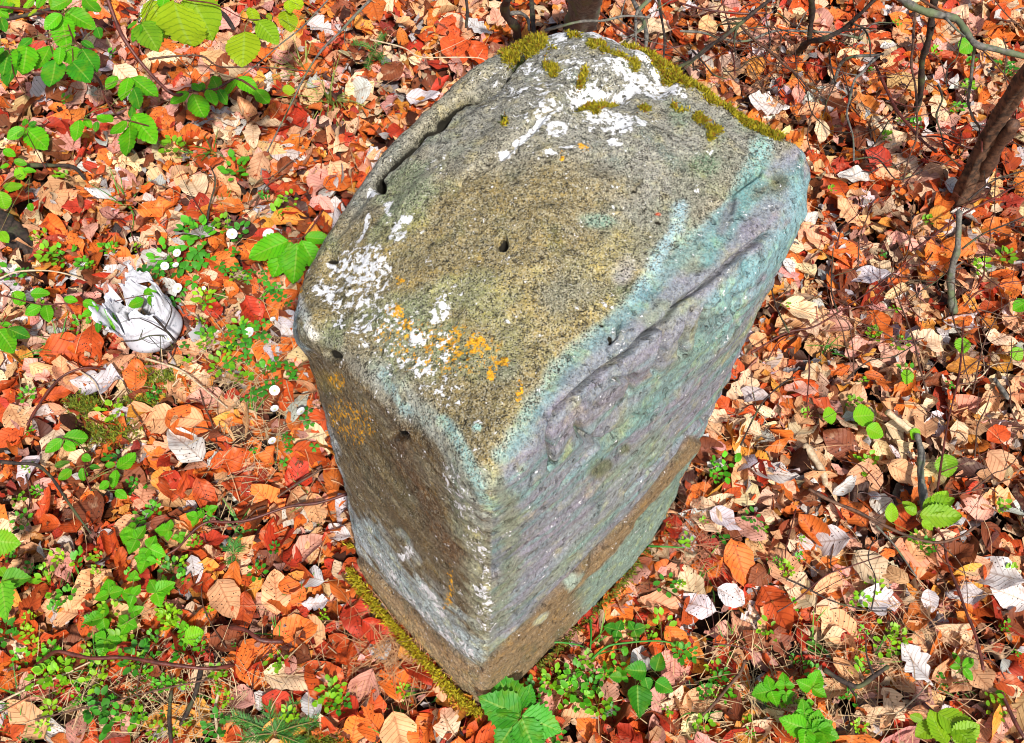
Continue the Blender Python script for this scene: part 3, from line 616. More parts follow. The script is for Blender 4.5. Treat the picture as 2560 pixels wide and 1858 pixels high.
# ------------------------------------------------------------------ where things are, in words
LM = [(145, 312, 'the white plastic pot'), (400, 640, 'the stone\'s mossy left foot'), (486, 716, 'the stone\'s front corner'), (575, 640, 'the nettle and seedlings by the stone'), (655, 545, 'the stone\'s right foot'), (952, 205, 'the leaning dark stump'),
      (250, 715, 'the spruce sprig'), (140, 640, 'the raspberry seedlings'), (190, 655, 'the dark curved stick'), (130, 100, 'the upper left hornbeam leaves'), (580, 10, 'the trunk behind the stone'), (280, 260, 'the leaf fan at the stone\'s left edge'), (60, 385, 'the big pale oak leaf'),
      (920, 505, 'the bright yellow-green sprig'), (855, 700, 'the lower right raspberry leaf'), (700, 370, 'the stone\'s right face'), (400, 110, 'the fissured top of the stone'), (700, 60, 'the mossy far edge of the stone'), (900, 40, 'the grey branch at the upper right'), (930, 610, 'the long red stem'), (95, 480, 'the low hornbeam shoot')]
def where(px, py):
    b = sorted(LM, key=lambda l: (l[0]-px)**2+(l[1]-py)**2)[0]; dx, dy = px-b[0], py-b[1]; d = math.hypot(dx, dy)
    dirs = ['right of', 'below and right of', 'below', 'below and left of', 'left of', 'above and left of', 'above', 'above and right of']
    k = int(((math.degrees(math.atan2(dy, dx))+22.5) % 360)//45); q = 'just ' if d < 26 else ('' if d < 70 else 'well ')
    return f'{q}{dirs[k]} {b[2]}'
SHORT = [('the nettle and seedlings by the stone', 'the nettle'), ('the leaf fan at the stone\'s left edge', 'the leaf fan'), ('the bright yellow-green sprig', 'the yellow-green sprig'), ('the lower right raspberry leaf', 'the raspberry leaf'), ('the fissured top of the stone', 'the fissured top'), ('the mossy far edge of the stone', 'the mossy edge'), ('the upper left hornbeam leaves', 'the upper left hornbeam')]
def unique(fmt_list):
    for a, b in SHORT: fmt_list = [f if len(f.split()) <= 16 else f.replace(a, b) for f in fmt_list]
    for f in fmt_list:
        if f not in USED and 4 <= len(f.split()) <= 16: return f
    return fmt_list[0]
def low_first(s): return s

# ---- single leaves on top of the litter
def single_leaves():
    r = random.Random(11); meshes = []
    for i in range(26):
        kd = 'oak' if i % 8 == 5 else 'beech'; curl = [0, .1, .3, .7, 1.0, .15][i % 6]
        V, F, uv = with_stalk(*leaf_shape(13, 9, kd, 900+i, curl=curl, fold=r.uniform(-.15, .4), wave=r.uniform(.025, .07), bend=r.uniform(-.5, .8), torn=r.choice([0, 0, 0, .25]), width=r.uniform(.52, .76)))
        V = V-np.array([0, .5, V[:, 2].mean()]); m = mesh_from('dead_leaf', V, F, [M_dead1], uv=uv); m.transform(Matrix.Identity(4)); meshes.append((m, kd, curl))
    # the ones that stand out in the photograph: px, py, length px, direction deg (in picture), colour, kind, curl
    D = .4515
    hero = [(215, 845, 130, 10, 'whitish', 'oak'), (410, 985, 100, 40, 'whitish', 'beech'), (410, 925, 75, 10, 'tan', 'beech'), (415, 940, 100, 35, 'orange', 'beech'), (500, 910, 80, 70, 'tan', 'beech'), (345, 460, 80, 0, 'orange', 'beech'), (508, 460, 62, 10, 'orange', 'beech'),
            (500, 1325, 90, 60, 'tan', 'beech'), (515, 1290, 80, 100, 'orange', 'beech'), (925, 1480, 90, 50, 'crimson', 'beech'), (350, 930, 80, 0, 'tan', 'beech'), (455, 1100, 80, 60, 'rust', 'beech'), (430, 1160, 60, 20, 'orange', 'beech'), (690, 1280, 60, 20, 'whitish', 'beech'),
            (700, 1335, 55, 0, 'whitish', 'oak'), (610, 1310, 90, 80, 'tan', 'beech'), (620, 1560, 75, 20, 'crimson', 'beech'), (750, 1440, 80, 50, 'rust', 'beech'), (840, 1400, 80, 30, 'crimson', 'beech'), (790, 1370, 80, 70, 'crimson', 'beech'), (870, 1500, 95, 70, 'orange', 'beech'), (690, 1560, 60, 60, 'whitish', 'beech'),
            (1300, 1370, 80, 60, 'crimson', 'beech'), (1490, 1170, 60, 90, 'crimson', 'beech'), (1560, 1140, 95, 60, 'cream', 'beech'), (1540, 1340, 80, 20, 'whitish', 'beech'), (1720, 1050, 90, 20, 'whitish', 'beech'), (1780, 690, 90, 15, 'cream', 'beech'), (1920, 610, 85, 10, 'whitish', 'beech'), (2010, 1050, 90, 20, 'tan', 'beech'),
            (2030, 1470, 90, 60, 'whitish', 'oak'), (2200, 1270, 110, 30, 'whitish', 'beech'), (2240, 1320, 80, 20, 'whitish', 'beech'), (1610, 1150, 70, 20, 'whitish', 'beech'), (1950, 1330, 90, 0, 'whitish', 'beech'), (1850, 1380, 100, 50, 'tan', 'beech'), (2060, 1330, 40, 90, 'whitish', 'beech'),
            (1700, 230, 80, 10, 'whitish', 'oak'), (940, 215, 70, 10, 'whitish', 'beech'), (1010, 100, 90, 80, 'rust', 'beech'), (1060, 120, 60, 60, 'rust', 'beech'), (710, 60, 60, 30, 'whitish', 'beech'), (1060, 60, 55, 20, 'whitish', 'oak'), (560, 300, 60, 80, 'cream', 'beech'), (430, 410, 80, 60, 'cream', 'beech'), (430, 510, 100, 60, 'whitish', 'beech'),
            (470, 680, 60, 60, 'crimson', 'beech'), (560, 690, 70, 60, 'crimson', 'beech'), (200, 770, 90, 100, 'rust', 'beech'), (300, 830, 70, 80, 'orange', 'beech'), (80, 820, 70, 40, 'pinkish', 'oak'), (90, 120, 120, 0, 'crimson', 'beech'), (340, 30, 120, 80, 'whitish', 'beech'), (500, 40, 110, 60, 'pinkish', 'beech'), (400, 190, 90, 10, 'pinkish', 'beech'),
            (700, 1130, 80, 70, 'tan', 'beech'), (745, 1180, 60, 20, 'whitish', 'beech'), (640, 560+30, 60, 40, 'rust', 'beech'), (1880, 470, 70, 60, 'tan', 'oak'), (1700, 510, 60, 60, 'rust', 'beech'), (1820, 290, 60, 100, 'cream', 'beech'), (2080, 240, 60, 80, 'cream', 'beech'), (1890, 390, 60, 20, 'whitish', 'beech'), (2130, 420, 70, 20, 'whitish', 'beech'),
            (1620, 1320, 60, 30, 'whitish', 'beech'), (1720, 1350, 110, 70, 'rust', 'beech'), (1640, 1250, 100, 70, 'orange', 'beech'), (1500, 1420, 70, 50, 'orange', 'beech'), (2170, 1500, 90, 70, 'tan', 'beech'), (1980, 1560, 70, 60, 'cream', 'beech'), (1730, 1420, 60, 80, 'brown', 'oak'), (60, 1390, 80, 60, 'rust', 'beech'), (60, 1590, 110, 40, 'tan', 'beech')]
    items = [(x*D, y*D, l*D*1.05, a, c, k, True) for x, y, l, a, c, k in hero]
    r2 = np.random.default_rng(77); tries = 0
    while len(items) < 300 and tries < 60000:
        tries += 1; px, py = r.uniform(5, 1019), r.uniform(8, 738)**1.0
        if r.random() > .35+.65*(py/743): continue
        g = P(px, py); 
        if in_stone(g[0], g[1], 1.06): continue
        # behind the stone as the camera sees it
        if blob(np.array(px), np.array(py), 520, 300, 190, 330, 0, .01) > .5 and hidden(px, py): continue
        if hidden(px, py): continue
        if any((px-i[0])**2+(py-i[1])**2 < 19**2 for i in items): continue
        c = NAMES[int(pick_cols(np.array([px]), np.array([py]), r2, 1)[0])]
        if c == 'dark': c = 'brown'
        items.append((px, py, 1000*.062*np.clip(r.gauss(1, .14), .75, 1.35)/(pxsize(px, py)*1e6/1e3), r.uniform(0, 360), c, 'oak' if r.random() < .07 else 'beech', False))
    ADJ = {'rust': 'rust-red', 'orange': 'bright orange', 'tan': 'tan', 'cream': 'cream', 'whitish': 'bleached whitish', 'brown': 'dark brown', 'pinkish': 'pinkish', 'amber': 'amber yellow', 'crimson': 'deep red', 'dark': 'blackish'}
    for j, (px, py, L, a, c, kd, hero_) in enumerate(items):
        cand = [m for m in meshes if m[1] == kd and (not hero_ or m[2] < .5)]; me_, _, curl = r.choice(cand)
        g = P(px, py, .03); size = pxsize(px, py, L)*(1.08 if hero_ else 1); size = min(max(size, .035), .105)
        z = float(ground_z(g[0], g[1]))+(.043 if hero_ else .037)+r.uniform(0, .006); g = P(px, py, z)
        sc = Matrix.Diagonal((size*r.uniform(.9, 1.1), size, size, 1)); tilt = .14 if hero_ else .30
        mw = Matrix.Translation(g) @ Matrix.Rotation(math.radians(-a-90 if r.random() < .5 else 90-a), 4, 'Z') @ Matrix.Rotation(r.gauss(0, tilt)-(.10 if hero_ else 0), 4, 'X') @ Matrix.Rotation(r.gauss(0, tilt), 4, 'Y') @ sc
        f = r.uniform(.88, 1.14) if hero_ else r.uniform(.75, 1.15); colr = [min(.92, q*f*r.uniform(.95, 1.05)) for q in PAL[c]]
        o = ob('oak_leaf' if kd == 'oak' else 'beech_leaf', me_, None, mw, colr)
        big = 'large' if size > .068 else ('small' if size < .052 else ''); shp = 'rolled' if curl >= .7 else ('cupped' if curl >= .3 else 'flat')
        wh = where(px, py); tre = 'oak' if kd == 'oak' else 'beech'; A_ = ADJ[c]
        def J(*t): return ' '.join(x for x in t if x)
        lying = 'pointing ' + ['right', 'down', 'left', 'up'][int(((a+45) % 360)//90)]
        lab = unique([J(A_, tre, 'leaf', wh), J(big, A_, tre, 'leaf', wh), J(big, shp, A_, tre, 'leaf', wh), J(shp, A_, tre, 'leaf', lying, wh), J(big, shp, A_, tre, 'leaf', lying, wh)])
        tag(o, lab, 'leaf', 'dead leaves lying loose on the forest floor')
# outline of the stone in the picture, so that no leaf is spent where the stone hides the ground
HULL = [(296, 300), (330, 245), (375, 172), (440, 100), (510, 45), (560, 30), (620, 36), (700, 85), (770, 130), (806, 160), (814, 195), (770, 300), (715, 400), (655, 533), (560, 630), (485, 707), (430, 650), (359, 571), (325, 470), (298, 340)]
def hidden(px, py):
    c = False; j = len(HULL)-1
    for i in range(len(HULL)):
        xi, yi = HULL[i]; xj, yj = HULL[j]
        if (yi > py) != (yj > py) and px < (xj-xi)*(py-yi)/(yj-yi)+xi: c = not c
        j = i
    return c
single_leaves()

# ------------------------------------------------------------------ straw, needles, green ground cover
def strips(pos, dirs, ln, wd, cols, bend=.2, seed=0, arch=.15):
    n = len(pos); r = np.random.default_rng(seed); t = np.linspace(0, 1, 4)[None, :, None]
    d = dirs/np.linalg.norm(dirs, axis=1)[:, None]; s = np.cross(d, np.array([0, 0, 1.])); s /= np.linalg.norm(s, axis=1)[:, None]+1e-9
    sid = s*r.normal(0, bend, (n, 1)); L = ln[:, None, None]
    path = pos[:, None]+d[:, None]*L*t+sid[:, None]*L*t*t+np.array([0, 0, 1.])*L*arch*(t*(1-t)*4)
    W = (wd[:, None, None]*(1-t*.75))*s[:, None]; V = np.stack([path-W, path+W], 2).reshape(-1, 3)
    b = np.arange(n)[:, None, None]*8+np.arange(3)[None, :, None]*2+np.array([0, 1, 3, 2])[None, None]; F = b.reshape(-1, 4)
    return V, F, np.repeat(np.c_[cols, np.ones(n)], 8, 0)
def straw():
    r = np.random.default_rng(31); P_, D_, L_, W_, C_ = [], [], [], [], []
    for cx, cy, rx, ry, n, ca in [(400, 640, 60, 40, 420, (.42, .22, .10)), (770, 700, 120, 60, 260, (.55, .38, .2)), (150, 700, 140, 50, 420, (.50, .36, .2)), (700, 540, 30, 30, 130, (.36, .14, .07)), (250, 400, 60, 90, 260, (.5, .36, .2)), (900, 650, 100, 80, 260, (.5, .3, .16)), (512, 370, 520, 370, 700, (.5, .30, .15))]:
        px = cx+r.normal(0, .5, n)*rx; py = cy+r.normal(0, .5, n)*ry; p = np.array([P(a, b, .045) for a, b in zip(px, py)]); k = ~in_stone(p[:, 0], p[:, 1], 1.04); p = p[k]; n = len(p)
        p[:, 2] = ground_z(p[:, 0], p[:, 1])+.034+.012*r.random(n); P_.append(p); D_.append(np.c_[r.normal(0, 1, (n, 2)), r.normal(0, .12, n)])
        L_.append(r.uniform(.03, .09, n)); W_.append(r.uniform(.0004, .0009, n)); C_.append(np.asarray(ca)*r.uniform(.6, 1.3, (n, 1)))
    V, F, t = strips(np.vstack(P_), np.vstack(D_), np.hstack(L_), np.hstack(W_), np.vstack(C_), .25, 3, .06)
    tag(ob('dry_needles', mesh_from('dry_needles', V, F, [M_straw], tint={'tint': t})), 'thin dry needles and straw strewn over the leaves', 'needles', kind='stuff')
straw()
def ground_moss():
    Vs, Fs, Ts, off = [], [], [], 0; r = np.random.default_rng(41)
    for cx, cy, rx, ry in [(155, 378, 26, 14), (110, 430, 28, 14), (85, 405, 18, 10), (640, 552, 10, 8), (140, 402, 14, 6), (320, 740, 20, 8)]:
        n = 1100; px = cx+r.normal(0, .5, n)*rx; py = cy+r.normal(0, .5, n)*ry; p = np.array([P(a, b, .04) for a, b in zip(px, py)]); p[:, 2] = ground_z(p[:, 0], p[:, 1])+.032+.012*r.random(n)*np.exp(-((px-cx)/rx)**2-((py-cy)/ry)**2)
        V, F, t = spikes(p, np.array([[0, 0, 1.]])*np.ones((n, 1)), np.full(n, .008), .0014, moss_cols(n, r, (.30, .34, .02), (.12, .18, .02)), int(cx)); Vs.append(V); Fs.append(F+off); Ts.append(t); off += len(V)
    tag(ob('ground_moss', mesh_from('ground_moss', np.vstack(Vs), np.vstack(Fs), [M_moss], tint={'tint': np.vstack(Ts)})), 'low green moss cushions showing between the leaves left of the stone', 'moss', kind='stuff')
ground_moss()

# ------------------------------------------------------------------ green leaves
def green_meshes(kind, n, ny, nx, width, seed, fold=.22, bend=.5):
    out = []; r = random.Random(seed)
    for i in range(n):
        V, F, uv = leaf_shape(ny, nx, kind, seed+i, fold=fold*r.uniform(.4, 1.3), wave=.018, bend=bend*r.uniform(-.4, 1.2), width=width*r.uniform(.9, 1.1)); V = V.copy(); L = np.linalg.norm(V[-1]-V[0])
        V[:, 2] -= V[:, 1]*V[-nx//2, 2]/max(V[-nx//2, 1], .3); V *= 1/abs(V[-nx//2, 1])
        out.append(mesh_from('green_leaf', V, F, [M_green], uv=uv))
    return out
HORN = green_meshes('horn', 6, 41, 9, .60, 1000); NETT = green_meshes('nettle', 3, 33, 9, .78, 1100, .15); RASP = green_meshes('nettle', 4, 33, 9, .82, 1200, .3, .3); ROUND = green_meshes('round', 4, 11, 5, .72, 1300, .2)
def place_leaf(parent, meshes, b, t, width=1.0, col=(.10, .42, .015), face=None, r=random, name='leaf'):
    b = Vector(b); t = Vector(t); y = t-b; L = y.length; y.normalize(); f = Vector(face) if face is not None else Vector((r.uniform(-.35, .35), r.uniform(-.55, .05), 1))
    z = (f-y*f.dot(y)).normalized(); x = y.cross(z); M = Matrix((x*L*width, y*L, z*L)).transposed().to_4x4(); M.translation = b
    return ob(name, r.choice(meshes), parent, M, [min(.9, c) for c in col])
def stem_obj(parent, pts, r0, r1, mat, name='stem', k=4, sides=6, bumpy=.15):
    path = smooth_path(pts, k); V, F = tube(path, r0, r1, sides, bumpy, len(pts))
    return ob(name, mesh_quads(name, V, F, [mat]), parent)
GR = (.11, .47, .006); GY = (.36, .53, .010); GD = (.045, .27, .01); GL = (.20, .55, .01)
def c1(x, y): return (x*.1517, y*.1517)
def c4(x, y): return (x*.1517, 248+y*.1517)
def c5(x, y): return (680+x*.1517, 248+y*.1517)
def c6(x, y): return (x*.1517, 495.2+y*.1517)
def c7(x, y): return (340+x*.1517, 495.2+y*.1517)
def c8(x, y): return (680+x*.1517, 495.2+y*.1517)
def c2(x, y): return (340+x*.1517, y*.1517)
def c3(x, y): return (680+x*.1517, y*.1517)
def shoot(name, label, cat, group, stem, leaves, z, cs, meshes=HORN, col=GR, mat=M_red, sr=.0017, zt=None, width=1.0, seed=0, stem_z=None, side=()):
    """a leafy twig: stem points and leaves (base, tip) in picture coordinates, held z metres above the ground"""
    r = random.Random(seed+len(leaves)*13); zz = stem_z or [z]*len(stem); sp = [P(*cs(*s), q) for s, q in zip(stem, zz)]
    e = empty(name, sp[0]); tag(e, label, cat, group); stem_obj(e, sp, sr, sr*.5, mat)
    path = smooth_path(sp, 6)
    for sd_ in side: stem_obj(e, [P(*cs(*s), z) for s in sd_], sr*.6, sr*.3, mat, 'side_twig', 3, 5)
    for it in leaves:
        (bx, by), (tx, ty) = it[0], it[1]; cc = it[2] if len(it) > 2 else col; zb = z+r.uniform(-.01, .02); ln = math.hypot(tx-bx, ty-by)
        b = P(*cs(bx, by), zb); t = P(*cs(tx, ty), zb-pxsize(*cs(tx, ty), ln*.1517, z)*r.uniform(.05, .35))
        f = r.uniform(.8, 1.2); w_ = (it[3] if len(it) > 3 else 1)*width
        lf = place_leaf(e, meshes, b, t, w_, [q*f for q in cc], None, r)
        j = np.linalg.norm(path-b, axis=1).argmin()
        if np.linalg.norm(path[j]-b) > .004: stem_obj(lf if False else e, [path[j], (path[j]+b)/2+np.array([0, 0, .004]), b], .0007, .0005, M_greenstem, 'leaf_stalk', 3, 4, 0)
    return e
GH = 'leafy hornbeam twigs reaching over the litter'
shoot('hornbeam_twig', 'long dark red hornbeam twig curving down from the top edge with fresh green leaves', 'twig', GH, [(690, -60), (760, 130), (820, 260), (960, 450), (1140, 620), (1270, 600), (1420, 590), (1560, 520), (1700, 600)],
      [((1245, 610), (1120, 680)), ((1275, 620), (1335, 785)), ((1370, 590), (1420, 700)), ((1555, 520), (1475, 640)), ((1570, 510), (1700, 630)), ((1690, 590), (1765, 690)), ((1440, 600), (1400, 505)), ((1320, 600), (1270, 550)), ((1440, 590), (1500, 690), GD), ((1300, 600), (1345, 545))], .16, c1, sr=.0042, stem_z=[.30, .26, .24, .20, .17, .16, .16, .16, .15])
shoot('hornbeam_twig', 'forked hornbeam twig with a drooping bunch of leaves right of the upper left clump', 'twig', GH, [(610, 480), (660, 540), (700, 660), (790, 780), (870, 800), (980, 830)],
      [((870, 510), (1040, 645)), ((850, 510), (805, 665)), ((770, 500), (700, 590)), ((880, 580), (925, 715), GD), ((875, 760), (1030, 945)), ((855, 830), (840, 1025)), ((835, 800), (720, 880)), ((745, 800), (640, 765)), ((520, 790), (500, 930)), ((640, 800), (630, 870), GD), ((560, 780), (600, 850)), ((870, 700), (860, 780), GD)], .13, c1, sr=.0026, seed=3, side=[[(700, 660), (850, 720), (880, 560)], [(790, 780), (640, 780), (520, 790)]])
shoot('hornbeam_twig', 'hornbeam twig with overlapping ribbed leaves in the top left corner', 'twig', GH, [(-40, 40), (150, 60), (300, 80), (420, 100), (480, 250), (560, 330)],
      [((400, 90), (295, 195)), ((400, 110), (450, 330)), ((430, 70), (630, 190)), ((330, 300), (240, 460), GR, 1.2), ((370, 390), (330, 575), (.05, .33, .012), 1.25), ((180, 300), (140, 495), GR, 1.1), ((480, 410), (600, 545), (.05, .34, .012), 1.1), ((540, 320), (645, 475), (.06, .34, .012)), ((430, 310), (520, 430)), ((400, 310), (380, 430)), ((560, -10), (645, 85)), ((620, -40), (560, 90), GL), ((20, -20), (80, 90), GR), ((-20, 60), (60, 120), GR), ((480, -20), (330, 60), GR), ((250, 60), (180, 110), GY), ((300, -30), (250, 60), GR), ((100, 30), (0, 60)), ((60, -20), (130, 50), GY), ((430, 0), (380, 60)), ((330, -10), (420, 60), GL), ((230, 0), (150, 60), GL), ((640, 180), (660, 260), GD), ((540, 270), (620, 320), GD), ((210, 250), (120, 320), (.06, .33, .012))], .20, c1, sr=.0026, seed=5, side=[[(300, 80), (330, 300), (370, 390)], [(480, 250), (480, 410)]])
shoot('hornbeam_twig', 'hornbeam twig at the left edge below the top left leaves', 'twig', GH, [(-40, 330), (60, 330), (90, 480), (160, 600)], [((60, 330), (20, 500), (.06, .32, .012)), ((20, 310), (-60, 420)), ((80, 330), (60, 560), GD), ((0, 120), (40, 210), GD)], .20, c1, sr=.0018, seed=8)
shoot('hornbeam_twig', 'near out-of-focus hornbeam twig with big yellow-green leaves hanging from the top edge', 'twig', GH, [(900, -60), (1100, -30), (1240, 0), (1420, 30), (1600, 120), (1720, 130)],
      [((1000, 0), (1090, 260), GY, 1.15), ((1150, 10), (1240, 315), GY, 1.1), ((1250, -40), (1410, 265), (.26, .46, .012), 1.2), ((930, 150), (1045, 340), (.17, .38, .012), 1.0), ((950, 140), (1080, 275), GR, .8), ((1610, 210), (1600, 440), GY, 1.5), ((1700, 140), (1835, 290), (.25, .48, .012), 1.0), ((1650, 50), (1690, 170), GY, .8), ((900, 140), (840, 190), GR), ((920, 160), (880, 280), GR), ((1090, -30), (1060, 70), GR)], .52, c1, sr=.0014, seed=11)
shoot('hornbeam_twig', 'thin twig with yellow-green leaves left of the grassy patch at the top', 'twig', GH, [(2180, -20), (2000, 170), (1850, 290), (1700, 420), (1600, 500)], [((1900, 0), (1920, 90), GY), ((1940, -20), (1960, 70), GY, 1.3), ((1880, 70), (1920, 215), GY, 1.2), ((1860, 590), (1945, 600), GY, 1.3), ((1760, 90), (1790, 130), GY)], .30, c1, sr=.0016, mat=M_grey, seed=13)
shoot('hornbeam_twig', 'small hornbeam shoot with three pointed leaves on the left below the upper clump', 'twig', GH, [(300, 1110), (230, 980), (165, 850)], [((160, 845), (45, 915)), ((175, 850), (320, 975)), ((190, 830), (240, 800), GD), ((160, 830), (170, 780), GR), ((160, 870), (110, 900), GD)], .08, c1, sr=.0011, seed=15)
shoot('hornbeam_twig', 'left-edge shoot with small rounded green leaves above the dark log', 'twig', GH, [(-40, 1000), (60, 1080), (130, 1140), (200, 1160)], [((20, 990), (105, 1025)), ((90, 1060), (180, 1080)), ((120, 1100), (140, 1190), GL, 1.4), ((20, 1225), (150, 1235), GL), ((0, 1260), (25, 1385), GL, 1.2), ((60, 1080), (0, 1110)), ((150, 1120), (240, 1130)), ((190, 1340), (215, 1390)), ((0, 1530), (60, 1600), GL)], .09, c1, sr=.0013, seed=17)
shoot('hornbeam_twig', 'fan of deeply ribbed green leaves against the left upper edge of the stone', 'twig', GH, [(2130, -250), (2020, -90), (1940, -60), (1840, -60)], [((1900, -50), (1640, 70)), ((1900, -40), (1790, 195), GR, 1.1), ((1920, -40), (1860, 150)), ((1960, -30), (1925, 240), GR, 1.05), ((1990, -50), (2090, 140)), ((2010, -70), (2180, -60)), ((1860, -60), (1770, -80), GL)], .16, c4, sr=.0018, seed=19)
shoot('hornbeam_twig', 'red hornbeam twig with small leaves crossing in front of the white plastic pot', 'twig', GH, [(-60, 290), (250, 370), (440, 365), (640, 385), (760, 350), (950, 310), (1040, 300)],
      [((950, 345), (845, 385), GR, 1.3), ((950, 305), (1035, 265)), ((985, 315), (1075, 415)), ((1020, 300), (1090, 360), GD), ((420, 330), (515, 350)), ((545, 355), (640, 385)), ((650, 390), (535, 455)), ((665, 405), (780, 555), GR, .8), ((300, 375), (325, 490)), ((270, 380), (165, 440)), ((85, 290), (160, 380), GR, 1.1), ((50, 530), (200, 590), GD), ((-10, 540), (100, 685)), ((0, 500), (80, 510)), ((200, 300), (330, 300), GR), ((650, 480), (650, 560), GD)], .10, c4, sr=.0013, seed=21)
shoot('hornbeam_twig', 'low hornbeam shoot with small round leaves between the moss and the left edge', 'twig', GH, [(600, 1600), (560, 1480), (560, 1350), (500, 1280), (400, 1250)], [((410, 1260), (298, 1350)), ((420, 1240), (580, 1270), GR, 1.1), ((420, 1290), (500, 1330), GR, 1.2), ((540, 1370), (600, 1400), GR, 1.4), ((470, 1460), (385, 1530), GR, 1.2), ((540, 1450), (545, 1540)), ((770, 1450), (905, 1360), GR, 1.05), ((760, 1430), (690, 1430)), ((765, 1460), (745, 1590)), ((720, 1540), (655, 1590), GR, 1.3), ((760, 1600), (840, 1650)), ((590, 1440), (660, 1450), GD), ((360, 1440), (460, 1410), (.12, .28, .03))], .07, c4, sr=.0012, seed=23, side=[[(560, 1480), (700, 1460), (770, 1450)]])
shoot('bramble_shoot', 'big toothed leaves entering at the left edge above the lower left corner', 'plant', 'bramble and raspberry seedlings', [(-60, 520), (0, 560), (40, 600)], [((-40, 300), (140, 320), GL, 1.2), ((10, 560), (210, 545), (.12, .42, .02), 1.0), ((10, 570), (40, 825), (.14, .46, .02), 1.0), ((0, 480), (40, 540), GL)], .12, c6, RASP, GL, sr=.0014, seed=25)
# raspberry seedlings: each leaf is three toothed leaflets
def raspberry(label, cs, pts, z=.06, seed=0, col=GR, group='bramble and raspberry seedlings', name='raspberry_seedling', base=None, cat='plant', meshes=RASP, spread=(0, 120, 240)):
    r = random.Random(seed); bx, by = base or pts[0][:2]; e = empty(name, P(*cs(bx, by), .01)); tag(e, label, cat, group)
    for it in pts:
        x, y, s, a = it[:4]; q = P(*cs(x, y), z); sz = pxsize(*cs(x, y), s*.1517*1.22, z); stem_obj(e, [P(*cs(bx, by), .01), (P(*cs(bx, by), .01)+q)/2+np.array([0, 0, .01]), q], .0011, .0007, M_greenstem, 'stem', 3, 5, 0)
        n = it[4] if len(it) > 4 else 3
        for k in range(n):
            an = math.radians(-(a+(k-(n-1)/2)*(95 if n == 3 else 65))); f = r.uniform(.8, 1.2); ss = sz*(1 if k == n//2 else .82)
            t = q+np.array([math.cos(an)*ss, math.sin(an)*ss, r.uniform(-.25, .1)*ss]); place_leaf(e, meshes, q, t, 1.0, [c*f for c in col], (r.uniform(-.3, .3), r.uniform(-.4, .1), 1), r)
    return e
raspberry('raspberry seedling with the topmost bright toothed leaves in the lower left', c6, [(900, 290, 110, 200), (980, 350, 100, 20), (960, 430, 80, 100), (870, 230, 70, 160)], .08, 1, GR, base=(1000, 500))
raspberry('small raspberry seedling right of the topmost lower left seedling', c6, [(1300, 150, 70, 200), (1380, 100, 50, 330), (1110, 230, 75, 180), (1180, 270, 50, 60)], .06, 2, GR, base=(1250, 250))
raspberry('raspberry leaves in the middle of the lower left seedling patch', c6, [(1030, 640, 110, 330), (880, 660, 80, 200), (720, 650, 100, 250), (880, 550, 50, 270)], .07, 3, GR, base=(900, 800))
raspberry('raspberry leaves just above the dark curved stick', c6, [(680, 810, 110, 170), (840, 840, 85, 120), (700, 950, 100, 100), (880, 770, 60, 330)], .06, 4, GR, base=(780, 960))
raspberry('raspberry seedling with crinkled leaves near the lower right bottom edge', c8, [(830, 1540, 150, 200), (880, 1570, 130, 330), (820, 1440, 80, 270), (900, 1540, 130, 20)], .09, 5, GR, base=(860, 1640))
raspberry('raspberry seedling with split leaves above the crinkled lower right one', c8, [(600, 1290, 110, 170), (690, 1250, 70, 270), (870, 1270, 110, 300), (830, 1370, 60, 90), (700, 1310, 60, 90)], .07, 6, GR, base=(760, 1380))
raspberry('small bramble with dark leaflets right of the stone foot', c7, [(1830, 890, 80, 200), (1940, 890, 75, 340)], .05, 7, GD, base=(1880, 1000), name='bramble_seedling')
raspberry('stinging nettle with large toothed leaves at the front corner of the stone', c7, [(1190, 1460, 250, 205, 1), (1180, 1440, 250, 240, 1), (1200, 1470, 210, 70, 1), (1170, 1480, 200, 130, 1), (1210, 1400, 130, 290, 1), (1200, 1450, 230, 20, 1)], .12, 8, (.06, .36, .02), base=(1180, 1600), name='stinging_nettle', meshes=NETT, group='nettles')
def leafy(name, label, cs, base, leaves, z, col, meshes=ROUND, cat='plant', group='small green seedlings among the leaves', seed=0, width=1.0):
    """leaves: (x, y, length, angle in picture) from their own bases, all stalked to one root"""
    r = random.Random(seed); b0 = P(*cs(*base), .015); e = empty(name, b0); tag(e, label, cat, group)
    for x, y, s, a in leaves:
        q = P(*cs(x, y), z); ss = pxsize(*cs(x, y), s*.1517, z); stem_obj(e, [b0, (b0+q)/2+np.array([0, 0, .008]), q], .0009, .0005, M_greenstem, 'stem', 3, 4, 0)
        an = math.radians(-a); f = r.uniform(.75, 1.25); place_leaf(e, meshes, q, q+np.array([math.cos(an)*ss, math.sin(an)*ss, r.uniform(-.2, .3)*ss]), width, [c*f for c in col], None, r)
    return e
leafy('bramble_seedling', 'bramble stalk with four dark rounded leaves right of the nettle', c7, (2010, 1180), [(2080, 1160, 130, 290), (2020, 1160, 150, 180), (2080, 1230, 130, 30), (1960, 1250, 210, 90), (2010, 1200, 90, 75), (1860, 1200, 90, 180)], .06, GD, RASP, seed=3)
leafy('beech_seedling', 'bright yellow-green sprig with overlapping leaves at the right below the stone\'s height', c8, (1620, 330), [(1560, 110, 110, 230), (1600, 90, 230, 345), (1580, 130, 270, 5), (1560, 120, 90, 200), (1600, 160, 90, 60), (1390, 180, 130, 280), (1660, 80, 170, 320)], .12, (.25, .52, .012), HORN, seed=4)
leafy('beech_seedling', 'large yellow-green leaves cut off by the bottom edge at the lower right', c8, (1800, 1640), [(1700, 1430, 240, 35), (1760, 1640, 230, 250), (1800, 1620, 200, 330), (1690, 1500, 170, 150), (1790, 1500, 190, 60), (1600, 1480, 90, 200)], .13, (.24, .46, .012), HORN, seed=5, width=1.25)
